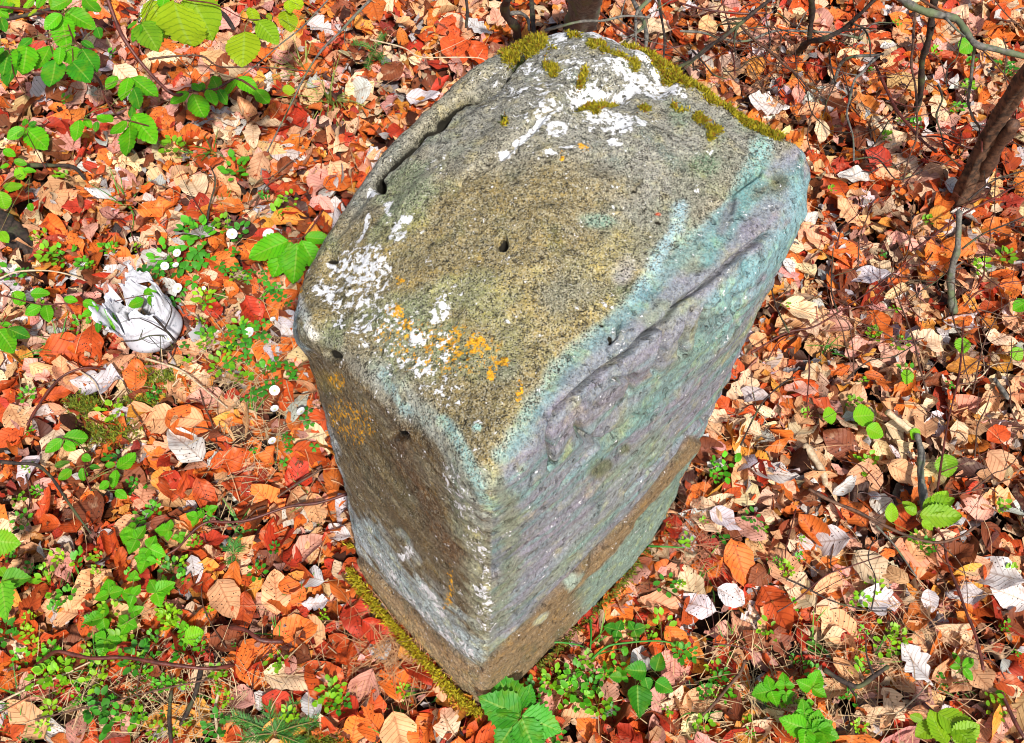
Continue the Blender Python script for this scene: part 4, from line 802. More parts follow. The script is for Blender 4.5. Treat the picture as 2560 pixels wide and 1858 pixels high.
leafy('tree_seedling', 'two-leaved seedling with rounded ribbed leaf above the dark curved stick\'s middle', c6, (1220, 1000), [(1215, 940, 140, 350), (1220, 900, 70, 250), (1230, 950, 80, 130)], .05, GL, HORN, seed=6, width=1.5)
leafy('tree_seedling', 'seedling with upright pointed leaves beneath the lower right rusty leaves', c8, (1880, 1190), [(1860, 1130, 110, 330), (1840, 1110, 80, 250), (1870, 1140, 90, 60), (1850, 1130, 70, 180)], .05, GR, HORN, seed=7)
# small sprigs: one mesh each (leaves smaller than a few pixels)
def sprig_mesh(n, seed, spread=1.0):
    r = random.Random(seed); Vs, Fs, T_ = [], [], []; off = 0
    for i in range(n):
        V, F, uv = leaf_shape(5, 3, 'round', seed*31+i, fold=.25, wave=.0, bend=.3, width=.62)
        a = r.uniform(0, 6.283); tl = r.uniform(-.1, .9); rr = r.uniform(.05, .65)*spread; L = r.uniform(.32, .55); hz = r.uniform(.0, .8)
        M = Matrix.Translation((math.cos(a)*rr, math.sin(a)*rr, hz+.3)) @ Matrix.Rotation(a-math.pi/2+r.uniform(-.5, .5), 4, 'Z') @ Matrix.Rotation(tl, 4, 'X') @ Matrix.Scale(L, 4)
        A3 = np.array(M)[:3]; V = V @ A3[:, :3].T+A3[:, 3]; Vs.append(V); Fs.append(F+off); off += len(V); k = r.uniform(.75, 1.3); T_.append(np.tile([k, k*r.uniform(.9, 1.05), k, 1], (len(V), 1)))
        if i % 3 == 0:
            b = V[:3].mean(0); sV, sF = tube(np.array([[0, 0, -.2], [b[0]*.5, b[1]*.5, b[2]*.6], b]), .018, .012, 3); sq = sF[sF[:, 2] != sF[:, 3]]; Vs.append(sV); Fs.append(sq+off); off += len(sV); T_.append(np.tile([.9, .45, .6, 1], (len(sV), 1)))
    return np.vstack(Vs), np.vstack(Fs), np.vstack(T_)
k_ = NT('sprig_leaf'); a_ = k_.new('ShaderNodeAttribute', attribute_name='tint').outputs['Color']; oi = k_.new('ShaderNodeObjectInfo').outputs['Color']; cmix = k_.mix(1.0, a_, oi, 'MULTIPLY')
k_.L(cmix, k_.b.inputs['Base Color']); k_.b.inputs['Roughness'].default_value = .5; tr_ = k_.new('ShaderNodeBsdfTranslucent'); k_.L(cmix, tr_.inputs[0]); mx_ = k_.new('ShaderNodeMixShader'); mx_.inputs[0].default_value = .35
k_.L(k_.b.outputs[0], mx_.inputs[1]); k_.L(tr_.outputs[0], mx_.inputs[2]); k_.L(mx_.outputs[0], k_.out.inputs[0]); M_sprig = k_.m
SPR = []
for s in range(6):
    V, F, t = sprig_mesh([9, 14, 20, 11, 16, 24][s], 60+s); SPR.append(mesh_from('sprig', V, F, [M_sprig], tint={'tint': t}))
# wood sorrel leaf rosettes: three heart-shaped leaflets per stalk
def sorrel_mesh(n, seed):
    r = random.Random(seed); Vs, Fs, T_ = [], [], []; off = 0
    for i in range(n):
        ox, oy = (0, 0) if i == 0 else (r.uniform(-1.1, 1.1), r.uniform(-.9, .9)); hz = r.uniform(.5, 1.2); rot = r.uniform(0, 6.28); tx, ty = r.uniform(-.35, .35), r.uniform(-.35, .35); s = r.uniform(.38, .52)
        k = r.uniform(.75, 1.25)
        for j in range(3):
            a = rot+j*2.094; ca, sa = math.cos(a), math.sin(a); pts = [(.02, 0, 0), (.45, .33, .0), (.85, .42, -.10), (1.02, .2, -.12), (.82, 0, .02), (1.02, -.2, -.12), (.85, -.42, -.10), (.45, -.33, 0), (.45, 0, .05)]
            V = np.array([[(x*ca-y*sa)*s+ox, (x*sa+y*ca)*s+oy, z*s+hz] for x, y, z in pts]); V[:, 2] += (V[:, 0]-ox)*tx+(V[:, 1]-oy)*ty
            F = np.array([[0, 1, 8, 7], [8, 1, 2, 4], [4, 2, 3, 3], [7, 8, 4, 6], [6, 4, 5, 5]]); F = np.array([[0, 8, 1, 1], [0, 7, 8, 8], [8, 4, 2, 1], [4, 3, 2, 2], [8, 7, 6, 4], [4, 6, 5, 5]])
            tri = []
            for q in F: tri += [[q[0], q[1], q[2]]]+([[q[0], q[2], q[3]]] if q[2] != q[3] else [])
            Vs.append(V); Fs.append(np.array(tri)+off); off += 9; T_.append(np.tile([k, k, k, 1], (9, 1)))
        st = np.array([[ox*.3-.02, oy*.3, -.3], [ox*.3+.02, oy*.3, -.3], [ox, oy, hz]]); Vs.append(st); Fs.append(np.array([[0, 1, 2]])+off); off += 3; T_.append(np.tile([1.6, .55, .8, 1], (3, 1)))
    return np.vstack(Vs), np.vstack(Fs), np.vstack(T_)
SOR = []
for s in range(5):
    V, F, t = sorrel_mesh([1, 3, 6, 4, 9][s], 80+s); SOR.append(mesh_from('wood_sorrel', V, F, [M_sprig], tint={'tint': t}, smooth=False))
def put(name, meshes, cs, x, y, s, col, label, group, cat='plant', r=random, z=.03, h=.8):
    px, py = cs(x, y); g = P(px, py, z); sz = pxsize(px, py, s*.1517/2, z); g[2] = float(ground_z(g[0], g[1]))+.040; sz *= 1.25 if name == 'seedling' else 1.5
    f = r.uniform(.85, 1.15); o = ob(name, meshes, None, Matrix.Translation(g) @ Matrix.Rotation(r.uniform(0, 6.28), 4, 'Z') @ Matrix.Diagonal((sz, sz, sz*h, 1)), [c*f for c in col]); tag(o, label, cat, group); return o
rr_ = random.Random(99)
SORL = [(1180, 410, 110, 0), (1225, 340, 100, 0), (1380, 420, 100, 0), (1245, 700, 90, 0), (1100, 190, 200, 2), (1290, 170, 220, 4), (1400, 120, 180, 2), (1500, 190, 130, 1), (1580, 180, 110, 0), (1680, 215, 120, 1), (1650, 700, 190, 2), (1600, 640, 130, 1), (1720, 600, 160, 3), (1530, 830, 150, 1), (1640, 780, 130, 3), (1850, 830, 160, 1), (1700, 1010, 170, 3), (1850, 970, 140, 1), (1960, 880, 130, 3),
        (2050, 1130, 130, 1), (2060, 1220, 100, 0), (1890, 1450, 90, 0), (1690, 1370, 80, 0), (1900, 1270, 90, 1), (1930, 1340, 100, 3), (2090, 1360, 90, 0), (1800, 330, 150, 3), (1880, 380, 140, 2), (1760, 210, 90, 1), (420, 1290, 0, 0)]
KL = LM+[(270, 310, 'the largest sorrel flower'), (200, 262, 'the two flowers above the pot'), (275, 395, 'the pair of flowers by the stone')]; LM0 = LM; LM = KL
for x, y, s, k in SORL:
    if s == 0: continue
    px, py = c4(x, y); lab = unique([f'wood sorrel with heart-shaped leaflets {where(px, py)}', f'{"single" if k == 0 else "dense"} wood sorrel patch {where(px, py)}', f'{"tiny" if s < 110 else "spreading"} green wood sorrel clump {where(px, py)}', f'wood sorrel tuft {"close to the stone" if px > 270 else "away from the stone"} {where(px, py)}', f'wood sorrel {"beneath the flowers" if k > 1 else "between red leaves"} {where(px, py)}', f'{"lush" if s > 140 else "low"} wood sorrel leaves {where(px, py)}', f'{"narrow" if s < 125 else "wide"} mat of wood sorrel {where(px, py)}', f'{"dark" if px > 280 else "light"} wood sorrel leaflets {where(px, py)}'])
    put('wood_sorrel', SOR[k], c4, x, y, s*1.15*(.62 if k else 1), (.07, .36, .02) if rr_.random() < .6 else (.05, .28, .02), lab, 'wood sorrel growing left of the stone', r=rr_)
LM = LM0
SPRL = [(c1, 1580, 1170, 180, 2), (c1, 470, 1210, 120, 0), (c1, 1180, 1040, 180, 1), (c1, 1250, 1560, 150, 1), (c1, 1480, 1520, 140, 1), (c1, 1350, 1590, 200, 2), (c1, 1600, 1580, 160, 1), (c1, 1770, 1340, 90, 0), (c1, 1850, 1470, 150, 0), (c1, 1930, 1360, 110, 3), (c1, 440, 740, 100, 0), (c1, 740, 420, 90, 0), (c4, 350, 110, 180, 1), (c4, 440, 90, 150, 4), (c4, 590, 160, 130, 1), (c4, 100, 210, 160, 3), (c4, 180, 180, 130, 0), (c4, 1120, 130, 180, 2), (c4, 1390, 640, 130, 1), (c4, 1100, 640, 110, 0), (c4, 1290, 795, 80, 0), (c4, 1600, 900, 150, 4), (c4, 1490, 840, 150, 2), (c4, 1760, 880, 160, 4), (c4, 1620, 620, 150, 2), (c4, 1580, 60, 120, 0), (c4, 1740, 380, 90, 0),
        (c6, 1040, 1000, 150, 4), (c6, 830, 1020, 180, 5), (c6, 930, 1100, 200, 5), (c6, 980, 1190, 130, 4), (c6, 340, 600, 190, 4), (c6, 480, 690, 150, 1), (c6, 390, 790, 110, 0), (c6, 400, 1210, 200, 5), (c6, 480, 1130, 110, 1), (c6, 300, 1230, 140, 2), (c6, 60, 960, 200, 5), (c6, 700, 1420, 200, 5), (c6, 790, 1490, 240, 4), (c6, 910, 1470, 160, 2), (c6, 1450, 1190, 130, 1), (c6, 1460, 1260, 90, 0), (c6, 1110, 1270, 130, 1), (c6, 1830, 1110, 130, 3), (c6, 1880, 1150, 90, 0), (c6, 1250, 1300, 90, 0), (c6, 1280, 1500, 90, 0), (c6, 1450, 1550, 160, 2), (c6, 2200, 1310, 160, 2), (c6, 2190, 1380, 170, 4), (c6, 870, 560, 80, 0), (c6, 1040, 130, 130, 1), (c6, 160, 50, 130, 0), (c6, 170, 220, 130, 3), (c6, 100, 420, 100, 0), (c6, 540, 480, 150, 0), (c6, 1100, 480, 90, 0), (c6, 1300, 340, 110, 1),
        (c7, 1280, 1290, 130, 2), (c7, 1400, 1240, 140, 2), (c7, 1530, 1210, 160, 5), (c7, 1560, 1330, 200, 5), (c7, 1650, 1280, 150, 4), (c7, 1330, 1380, 140, 4), (c7, 1700, 1400, 160, 2), (c7, 1470, 1330, 150, 4), (c7, 1780, 1430, 110, 1), (c7, 1620, 1100, 120, 1), (c7, 1820, 1140, 190, 4), (c7, 2110, 890, 160, 3), (c7, 2140, 600, 150, 3), (c7, 2240, 1060, 150, 1), (c7, 2170, 1420, 90, 0), (c7, 1390, 1590, 150, 2), (c7, 20, 1390, 120, 2), (c7, 2060, 930, 80, 0), (c7, 1680, 1200, 110, 1),
        (c8, 470, 190, 120, 3), (c8, 260, 290, 130, 0), (c8, 520, 240, 90, 0), (c8, 750, 450, 80, 0), (c8, 580, 890, 140, 3), (c8, 1160, 720, 140, 1), (c8, 1560, 370, 160, 4), (c8, 1330, 1010, 150, 3), (c8, 1180, 1190, 150, 0), (c8, 850, 1180, 140, 1), (c8, 2010, 1320, 160, 0), (c8, 2200, 1040, 70, 0), (c8, 420, 1460, 90, 0), (c8, 150, 1510, 140, 1), (c8, 60, 350, 130, 0), (c8, 130, 220, 70, 0), (c8, 2080, 110, 110, 1), (c8, 900, 1540, 120, 1), (c8, 30, 1060, 130, 2), (c8, 210, 1340, 80, 0), (c8, 1540, 330, 110, 3), (c8, 770, 330, 60, 0),
        (c5, 680, 400, 80, 0), (c5, 1340, 90, 80, 0), (c5, 1410, 420, 90, 0), (c5, 1490, 850, 120, 3), (c5, 1180, 880, 80, 0), (c5, 1125, 1040, 110, 1), (c5, 790, 1140, 90, 0), (c5, 1200, 1460, 150, 4), (c5, 280, 1480, 190, 4), (c5, 220, 1530, 110, 1), (c5, 1960, 150, 140, 1), (c5, 2130, 100, 150, 1), (c5, 1780, 930, 90, 0), (c5, 1260, 600, 130, 1), (c5, 1420, 650, 110, 3),
        (c3, 1310, 960, 100, 0), (c3, 1500, 880, 110, 0), (c3, 1440, 840, 90, 0), (c3, 1800, 780, 110, 1), (c3, 1650, 420, 90, 0), (c3, 2100, 500, 140, 3), (c3, 2130, 550, 100, 0), (c3, 1850, 490, 110, 0), (c3, 1860, 660, 110, 1), (c3, 1210, 530, 60, 0), (c3, 970, 1300, 70, 0), (c3, 1580, 1510, 100, 0), (c3, 1700, 20, 170, 4), (c3, 1820, 600, 90, 0), (c3, 2240, 930, 80, 0), (c3, 1420, 240, 80, 0)]
for cs, x, y, s, k in SPRL:
    px, py = cs(x, y); yl = rr_.random(); colr = (.20, .48, .012) if yl < .45 else (.10, .42, .015) if yl < .8 else (.06, .30, .02)
    cw = 'yellow-green' if yl < .45 else 'bright green' if yl < .8 else 'dark green'; wh = where(px, py); sw = 'tiny' if s < 95 else 'bushy' if s > 170 else 'small'
    lab = unique([f'{cw} seedling {wh}', f'{sw} {cw} seedling {wh}', f'{sw} {cw} leafy sprig {wh}', f'{sw} {cw} seedling with {"few" if k in (0, 3) else "many"} leaves {wh}', f'{sw} {cw} sprig with {"crowded" if k > 2 else "spread"} leaves {wh}'])
    put('seedling', SPR[k], cs, x, y, s*1.15, colr, lab, 'small green seedlings among the leaves', r=rr_)
rs = random.Random(515)
for i in range(120):
    if i < 80: x, y = rs.uniform(5, 300), rs.uniform(240, 735)
    else: x, y = rs.uniform(300, 1010), rs.uniform(560, 735)
    if i < 34: x, y = rs.uniform(10, 190), rs.uniform(560, 735)
    if hidden(x, y) or hidden(x+8, y-8) or hidden(x-8, y-8) or (abs(x-148) < 42 and abs(y-318) < 46): continue
    g = P(x, y); 
    if in_stone(g[0], g[1], 1.08): continue
    yl = rs.random(); colr = (.26, .52, .01) if yl < .5 else (.12, .46, .01) if yl < .8 else (.05, .28, .01); cw = 'yellow-green' if yl < .5 else 'bright green' if yl < .8 else 'dark green'; sp_ = rs.randrange(6); s = rs.uniform(60, 170); wh = where(x, y); sw = 'tiny' if s < 90 else 'spreading' if s > 135 else 'low'
    lab = unique([f'{cw} sprout {wh}', f'{sw} {cw} sprout {wh}', f'{sw} {cw} plantlet {wh}', f'{sw} {cw} sprout with {"few" if sp_ in (0, 3) else "many"} leaves {wh}', f'{sw} {cw} rosette {wh}', f'{sw} {cw} cress-like sprout {wh}', f'{sw} {cw} weed {wh}'])
    put('seedling', SPR[sp_], lambda a, b: (a, b), x, y, s, colr, lab, 'small green seedlings among the leaves', r=rs)
# single larger leaves low over the litter at the right
for cs, b, t, c, lab in [(c3, (1930, 270), (1830, 330), GR, 'rounded green leaf hanging below the grey branch'), (c5, (1870, 590), (1850, 700), GL, 'pointed green leaf right of the thin sapling stems'), (c5, (2290, 350), (2190, 410), GR, 'green leaf at the right edge level with the carving'), (c5, (2190, 660), (2250, 740), GL, 'narrow green leaf close to the right edge'), (c5, (1140, 1110), (1280, 1100), GL, 'broad green seedling leaf right of the stone\'s right foot'), (c5, (1230, 1180), (1340, 1240), GL, 'bright leaf below the broad seedling leaf right of the stone'), (c5, (940, 1110), (1030, 1100), GL, 'heart-shaped green leaf right of the stone\'s foot'), (c5, (1740, 1360), (1780, 1510), (.22, .5, .02), 'upright yellow-green leaf beside the mottled standing stick'), (c5, (1520, 1200), (1580, 1260), GL, 'small green leaf on the leaning pale stick'), (c5, (1500, 800), (1490, 900), GL, 'folded green leaf among the pale leaves at the right')]:
    e = empty('green_shoot', P(*cs(*b), .03)); tag(e, lab, 'plant', 'single green shoots at the right'); q = P(*cs(*b), .07); place_leaf(e, HORN, q, P(*cs(*t), .06), 1.5, c, None, rr_); stem_obj(e, [P(*cs(*b), .015)+np.array([.01, .01, 0]), q], .0009, .0006, M_greenstem)

# white sorrel flowers
def flower_mesh():
    Vs, Fs, T_ = [], [], []; off = 0
    for j in range(5):
        a = j*1.2566; ca, sa = math.cos(a), math.sin(a); pts = [(0, 0, 0), (.42, .36, .14), (.80, .60, .30), (.98, 0, .34), (.80, -.60, .31), (.42, -.36, .15)]
        Vs.append(np.array([[x*ca-y*sa, x*sa+y*ca, z] for x, y, z in pts])); Fs += [[off, off+1, off+5], [off+1, off+2, off+5], [off+2, off+4, off+5], [off+2, off+3, off+4]]; off += 6; T_.append(np.array([[.6, .65, .15, 1]]+[[.86, .86, .88, 1]]*5))
    return mesh_from('petals', np.vstack(Vs), np.array(Fs), [M_tint], tint={'tint': np.vstack(T_)})
PET = flower_mesh()
for i, (x, y, s) in enumerate([(1645, 560, 46), (1810, 940, 42), (1812, 1062, 34), (1987, 1080, 38), (1797, 1275, 34), (1800, 472, 24), (1088, 120, 34), (1170, 35, 34), (1160, 115, 26), (1110, 600, 28), (1175, 268, 42), (1530, -90, 44), (1775, -85, 50), (1345, 265, 16)]):
    px, py = c4(x, y); z = .075; g = P(px, py, z); sz = pxsize(px, py, s*.1517*.85, z); e = empty('sorrel_flower', (g[0], g[1], .02))
    tag(e, unique([f'white five-petalled sorrel flower {where(px, py)}', f'{"larger" if s > 35 else "smaller"} white sorrel flower {where(px, py)}', f'{"half-closed" if s < 30 else "open"} white flower {where(px, py)}', f'white flower {"beside the stone" if px > 280 else "over green leaves"} {where(px, py)}', f'white flower by the fresh green clump {where(px, py)}']), 'flower', 'white flowers of the wood sorrel')
    M = Matrix.Translation(g) @ Matrix.Rotation(rr_.uniform(-.2, .6), 4, 'X') @ Matrix.Rotation(rr_.uniform(-.4, .4), 4, 'Y') @ Matrix.Rotation(rr_.uniform(0, 6), 4, 'Z') @ Matrix.Scale(sz, 4); ob('petals', PET, e, M); stem_obj(e, [(g[0], g[1], .02), g], .0006, .0005, M_greenstem)

# grass tufts
def tuft(px, py, n, h_px, label, lean=(0, 0), seed=0, cols=((.06, .28, .03), (.16, .40, .03)), wd=.0017, z=.02):
    r = np.random.default_rng(seed); g = P(px, py, .03); g[2] = float(ground_z(g[0], g[1]))+z; H = pxsize(px, py, h_px)
    d = np.c_[r.normal(lean[0], .6, n), r.normal(lean[1], .6, n), r.uniform(.25, 1.1, n)]; k = r.random(n)[:, None]; c = np.array(cols[0])*k+np.array(cols[1])*(1-k)
    pos = np.c_[r.normal(0, .006, (n, 2)), np.zeros(n)]; V, F, t = strips(pos, d, H*r.uniform(.5, 1.2, n), np.full(n, wd), c, .25, seed, -.05)
    V[:, 2] -= .25*(np.hypot(V[:, 0], V[:, 1]))**2/max(H, .01)
    o = ob('grass_tuft', mesh_from('grass_tuft', V, F, [M_tint], tint={'tint': t}), None, Matrix.Translation(g)); tag(o, label, 'grass', 'grass tufts between the leaves'); return o
TU = [(305, 70, 40, 45), (330, 95, 40, 50), (210, 150, 14, 30), (50, 350, 22, 30), (60, 345, 10, 40), (225, 290, 12, 36), (125, 200, 8, 45), (25, 700, 26, 50), (15, 735, 20, 45), (90, 660, 20, 45), (120, 690, 18, 60), (400, 690, 14, 22), (390, 735, 14, 30), (240, 530, 8, 50), (252, 410, 7, 40), (285, 455, 10, 30), (320, 500, 8, 40), (560, 640, 5, 40), (590, 650, 6, 60), (735, 640, 10, 36), (810, 640, 12, 36), (870, 660, 12, 40), (750, 690, 14, 40), (700, 715, 12, 40), (750, 520, 8, 28), (945, 680, 10, 30), (830, 345, 12, 24), (700, 580, 6, 40), (280, 640, 16, 34), (300, 600, 10, 30), (185, 700, 14, 36), (770, 575, 8, 26), (65, 560, 10, 34), (400, 720, 8, 30), (220, 200, 10, 22), (200, 155, 10, 28), (450, 690, 10, 14)]
for i, (px, py, n, h) in enumerate(TU):
    pale = i in (0, 1); wh = where(px, py)
    tuft(px, py, n, h, unique([f'{"pale yellowish" if pale else "green"} grass tuft {wh}', f'{"dense" if n > 15 else "thin"} {"yellowish" if pale else "green"} grass tuft {wh}', f'{"long" if h > 35 else "short"} grass blades {wh}', f'{"long" if h > 35 else "short"} {"dense" if n > 12 else "sparse"} grass tuft {wh}', f'arching grass blades {wh}']), (random.uniform(-.4, .4), random.uniform(-.4, .2)), i+5, ((.22, .34, .05), (.42, .46, .12)) if pale else ((.05, .24, .03), (.14, .38, .04)))
# long arching blades near the right foot of the stone
for pts, lab in [([(1250, 1010), (1350, 975), (1450, 970), (1560, 985), (1640, 1015)], 'single long green grass blade arching right of the stone\'s front edge'), ([(1660, 1080), (1740, 1010), (1830, 980), (2100, 960), (2268, 1000)], 'long green grass blade running right above the bramble leaves'), ([(1650, 820), (1655, 920), (1650, 1020)], 'upright grass blade in front of the red leaf'), ([(2020, 335), (2120, 338), (2268, 345)], 'dark flat grass blade beside the stone\'s right foot')]:
    e = ob('long_grass', None) if False else None; p3 = smooth_path([P(*c7(*q), .05+.02*math.sin(i)) for i, q in enumerate(pts)], 5); V, F = tube(p3, .0022, .0009, 4); V = V-p3[0]
    o = ob('long_grass', mesh_quads('long_grass', V, F, [M_tint], tint={'tint': np.tile([.06, .30, .04, 1], (len(V), 1))}), None, Matrix.Translation(p3[0])); tag(o, lab, 'grass', 'long grass blades')
# spruce sprig at the bottom
def spruce(px, py, label, cs, L, twigs, seed):
    r = np.random.default_rng(seed); b = P(*cs(px, py), .05); e = empty('spruce_sprig', b); tag(e, label, 'plant', 'young spruce sprigs'); 
    for a, l in twigs:
        an = math.radians(-a); d = np.array([math.cos(an), math.sin(an), .1]); ll = pxsize(*cs(px, py), l*.1517, .05); stem_obj(e, [b, b+d*ll*.5+np.array([0, 0, .006]), b+d*ll], .0012, .0006, M_greenstem, 'stem')
        n = int(l*.55); t = r.uniform(0.05, 1, n); pos = b+d*ll*t[:, None]; s = np.cross(d, [0, 0, 1.]); s = s/np.linalg.norm(s); dirs = d*.8+s*np.where(r.random(n) < .5, 1, -1)[:, None]*r.uniform(.5, 1.2, (n, 1))+np.array([0, 0, 1])*r.uniform(-.1, .7, (n, 1))
        V, F, tt = strips(pos, dirs, np.full(n, .014), np.full(n, .0005), np.array([[.05, .20, .025]])*r.uniform(.6, 1.7, (n, 1)), .1, seed, .0); ob('needles', mesh_from('needles', V, F, [M_tint], tint={'tint': tt}), e)['kind'] = 'stuff'
spruce(1810, 1570, 'green spruce sprig with short needles at the bottom edge left of the stone', c6, 1, [(200, 300), (345, 280), (250, 180), (300, 220), (170, 200), (20, 200)], 3)
spruce(1540, 390, 'small feathery spruce seedling among tan leaves in the lower left', c6, 1, [(270, 90), (230, 70), (310, 70), (90, 60)], 4)
spruce(230, 330, 'yellowish feathery sprig left of the fissured stone edge', c2, 1, [(290, 140), (200, 150), (100, 200), (60, 160)], 5)

# ------------------------------------------------------------------ sticks, twigs, saplings
TWN = 0
def stick(name, label, cs, pts, z, r0, r1, mat, group=None, cat='twig', forks=0, seed=0, bumpy=.25, sides=7, k=5):
    global TWN; TWN += 1; r = random.Random(seed+TWN*7); zs = z if isinstance(z, (list, tuple)) else [z]*len(pts)
    zs = [max(q, .035) for q in zs]; sp = [P(*cs(*p), q) for p, q in zip(pts, zs)]; e = empty(name, sp[0]); tag(e, label, cat, group)
    w0 = pxsize(*cs(*pts[0]), r0*.72, zs[0]); w1 = pxsize(*cs(*pts[-1]), r1*.72, zs[-1]); stem_obj(e, sp, w0, w1, mat, 'stem', k, sides, bumpy); path = smooth_path(sp, k)
    for f in range(forks):
        j = r.randrange(max(1, len(path)//6), len(path)-1); p = path[j]; d = path[min(j+1, len(path)-1)]-path[j-1]; d /= np.linalg.norm(d)+1e-9; a = r.choice([-1, 1])*r.uniform(.5, 1.2)
        d2 = np.array([d[0]*math.cos(a)-d[1]*math.sin(a), d[0]*math.sin(a)+d[1]*math.cos(a), d[2]+r.uniform(-.1, .3)]); ln = r.uniform(.03, .12); q1 = p+d2*ln*.5+np.array([r.uniform(-.1, .1), r.uniform(-.1, .1), 0])*ln; q2 = p+d2*ln+np.array([r.uniform(-.3, .3), r.uniform(-.3, .3), -.02])*ln
        stem_obj(e, [p, q1, q2], max(.0005, w1*.8), .0003, mat, 'side_twig', 3, 4, .1)
    return e
G1 = 'sticks lying on the litter'; G2 = 'bare twigs of the undergrowth'
stick('fallen_stick', 'dark red curved stick lying over the seedlings in the lower left', c6, [(215, 1140), (290, 1080), (375, 1030), (480, 1050), (620, 1075), (820, 1070), (1080, 1110), (1370, 1142), (1540, 1120)], [.05, .07, .10, .10, .10, .10, .10, .09, .07], 2.6, 2.8, M_red, G1)
stick('fallen_stick', 'short dark red stick lying on the tan leaves above the curved one', c6, [(1510, 870), (1620, 890), (1720, 955), (1860, 965)], [.05, .06, .06, .05], 3.0, 3.4, M_red, G1)
stick('fallen_stick', 'thin reddish stem running down to the left from the stone\'s left foot', c6, [(2290, -10), (2100, 50), (1900, 75), (1650, 160), (1500, 178), (1380, 175), (1280, 230), (1180, 340), (1090, 395)], .06, 2.4, 1.6, M_red, G1)
stick('fallen_stick', 'long pale brown twig rising from the left edge to the dark curved stick', c6, [(-30, 1380), (150, 1290), (400, 1190), (590, 1100)], .05, 1.6, 1.2, M_pale, G1)
stick('fallen_stick', 'long thin brown twig slanting across the bottom left corner', c6, [(230, 1480), (600, 1390), (850, 1330), (1100, 1270), (1400, 1210)], .055, 1.5, 1.2, M_brown, G1, forks=2)
stick('fallen_stick', 'dark twig dropping from the left edge towards the raspberry seedlings', c4, [(-40, 1405), (120, 1420), (240, 1430), (330, 1500), (400, 1600), (480, 1720), (560, 1830), (600, 1880)], .07, 2.8, 1.4, M_dark, G1)
stick('fallen_stick', 'upright pale stalk at the bottom edge left of the spruce sprig', c6, [(1445, 1290), (1420, 1390), (1425, 1500), (1440, 1600)], .05, 2.0, 1.8, M_pale, G1)
stick('fallen_stick', 'dark vertical stick in the shadows at the bottom left', c6, [(1330, 1120), (1290, 1300), (1230, 1440), (1190, 1510)], .045, 3.5, 3, M_dark, G1)
stick('fallen_stick', 'dark thin stem leaving the bottom edge below the pale stalk', c6, [(1130, 1290), (1115, 1450), (1130, 1650)], .05, 2.6, 2.6, M_dark, G1)
stick('fallen_stick', 'pale straw stalk crossing diagonally below the white pot', c4, [(960, 730), (1180, 800), (1300, 890), (1420, 990), (1500, 1055)], .06, 1.8, 1.0, M_pale, G1)
stick('fallen_stick', 'bent pale straw lying left of the mossy patch', c4, [(440, 750), (540, 820), (620, 880), (700, 1020), (800, 940)], .055, 1.2, .9, M_pale, G1)
stick('fallen_stick', 'dark arched twig under the big pale oak leaf', c4, [(180, 1170), (240, 1060), (330, 930), (420, 840), (560, 790), (690, 800)], .06, 2.0, 1.4, M_red, G1)
stick('fallen_stick', 'pale bent grass straw at the far left above the pot', c4, [(0, 200), (120, 155), (320, 150), (470, 180), (560, 215)], .07, 1.4, .9, M_pale, G1)
stick('fallen_stick', 'thin green-brown twig on the plastic pot', c4, [(1160, 620), (1110, 560), (1050, 490), (1010, 450)], .13, 1.9, 1.6, M_dark, G1, forks=2)
stick('fallen_stick', 'bare twig with short spurs lying over the front of the plastic pot', c4, [(800, 615), (900, 610), (980, 580), (1070, 580), (1090, 600)], .10, 1.0, .8, M_dark, G1, forks=4)
stick('fallen_stick', 'fine dark stem standing in front of the plastic pot', c4, [(890, 660), (905, 540), (930, 440), (950, 350)], [.03, .07, .10, .12], 1.2, .8, M_dark, G1)
stick('fallen_stick', 'tan twig meeting the stone\'s left foot from the lower left', c4, [(1830, 1640), (1950, 1560), (2120, 1460)], .055, 1.6, 1.8, M_brown, G1)
stick('fallen_stick', 'dark low branch in the top left behind the hornbeam leaves', c1, [(0, 130), (100, 115), (260, 80), (330, 60)], .05, 3, 3, M_dark, G1)
stick('fallen_stick', 'mottled grey stick lying left above the pot', c1, [(180, 1090), (330, 1090), (480, 1100), (560, 1180)], .05, 3, 2.5, M_dark, G1)
stick('fallen_stick', 'forked twig lying among the pale leaves of the lower right', c8, [(950, 1150), (1080, 1230), (1180, 1260), (1280, 1190), (1370, 1130)], .055, 4.0, 3.2, M_dark, G1, forks=2)
stick('fallen_stick', 'pale brown branch bending across the right side below the yellow-green sprig', c8, [(850, -40), (1000, 40), (1150, 100), (1290, 170), (1480, 260), (1670, 312), (1830, 280), (1950, 205)], .08, 2.6, 1.8, M_brown, G1, forks=3)
stick('fallen_stick', 'long dark red stem running down the right side to the bottom right', c8, [(1650, 180), (1735, 280), (1760, 430), (1840, 640), (1890, 780), (1950, 930), (2000, 1150)], .07, 1.8, 2.4, M_red, G1)
stick('fallen_stick', 'red stick piece pointing at the bottom yellow-green leaves', c8, [(1600, 1370), (1700, 1450), (1850, 1530)], .06, 3.0, 2.2, M_red, G1)
stick('fallen_stick', 'dark purple stick at the bottom right corner', c8, [(2120, 1300), (2200, 1480), (2268, 1600)], .06, 3.0, 2.6, M_red, G1)
stick('fallen_stick', 'curved brown root left of the crinkled raspberry leaves', c8, [(430, 1090), (390, 1180), (320, 1260), (230, 1370), (150, 1450)], .055, 2.6, 2.0, M_brown, G1)
stick('fallen_stick', 'thin red twig slanting up to the right under the green sprig', c8, [(640, 770), (780, 680), (960, 530), (1120, 470), (1330, 400)], .07, 1.2, .9, M_red, G1)
stick('fallen_stick', 'green-stained thin twig below the yellow-green sprig', c8, [(1290, 200), (1350, 260), (1420, 340), (1560, 540)], .055, 1.6, 1.2, M_grey, G1)
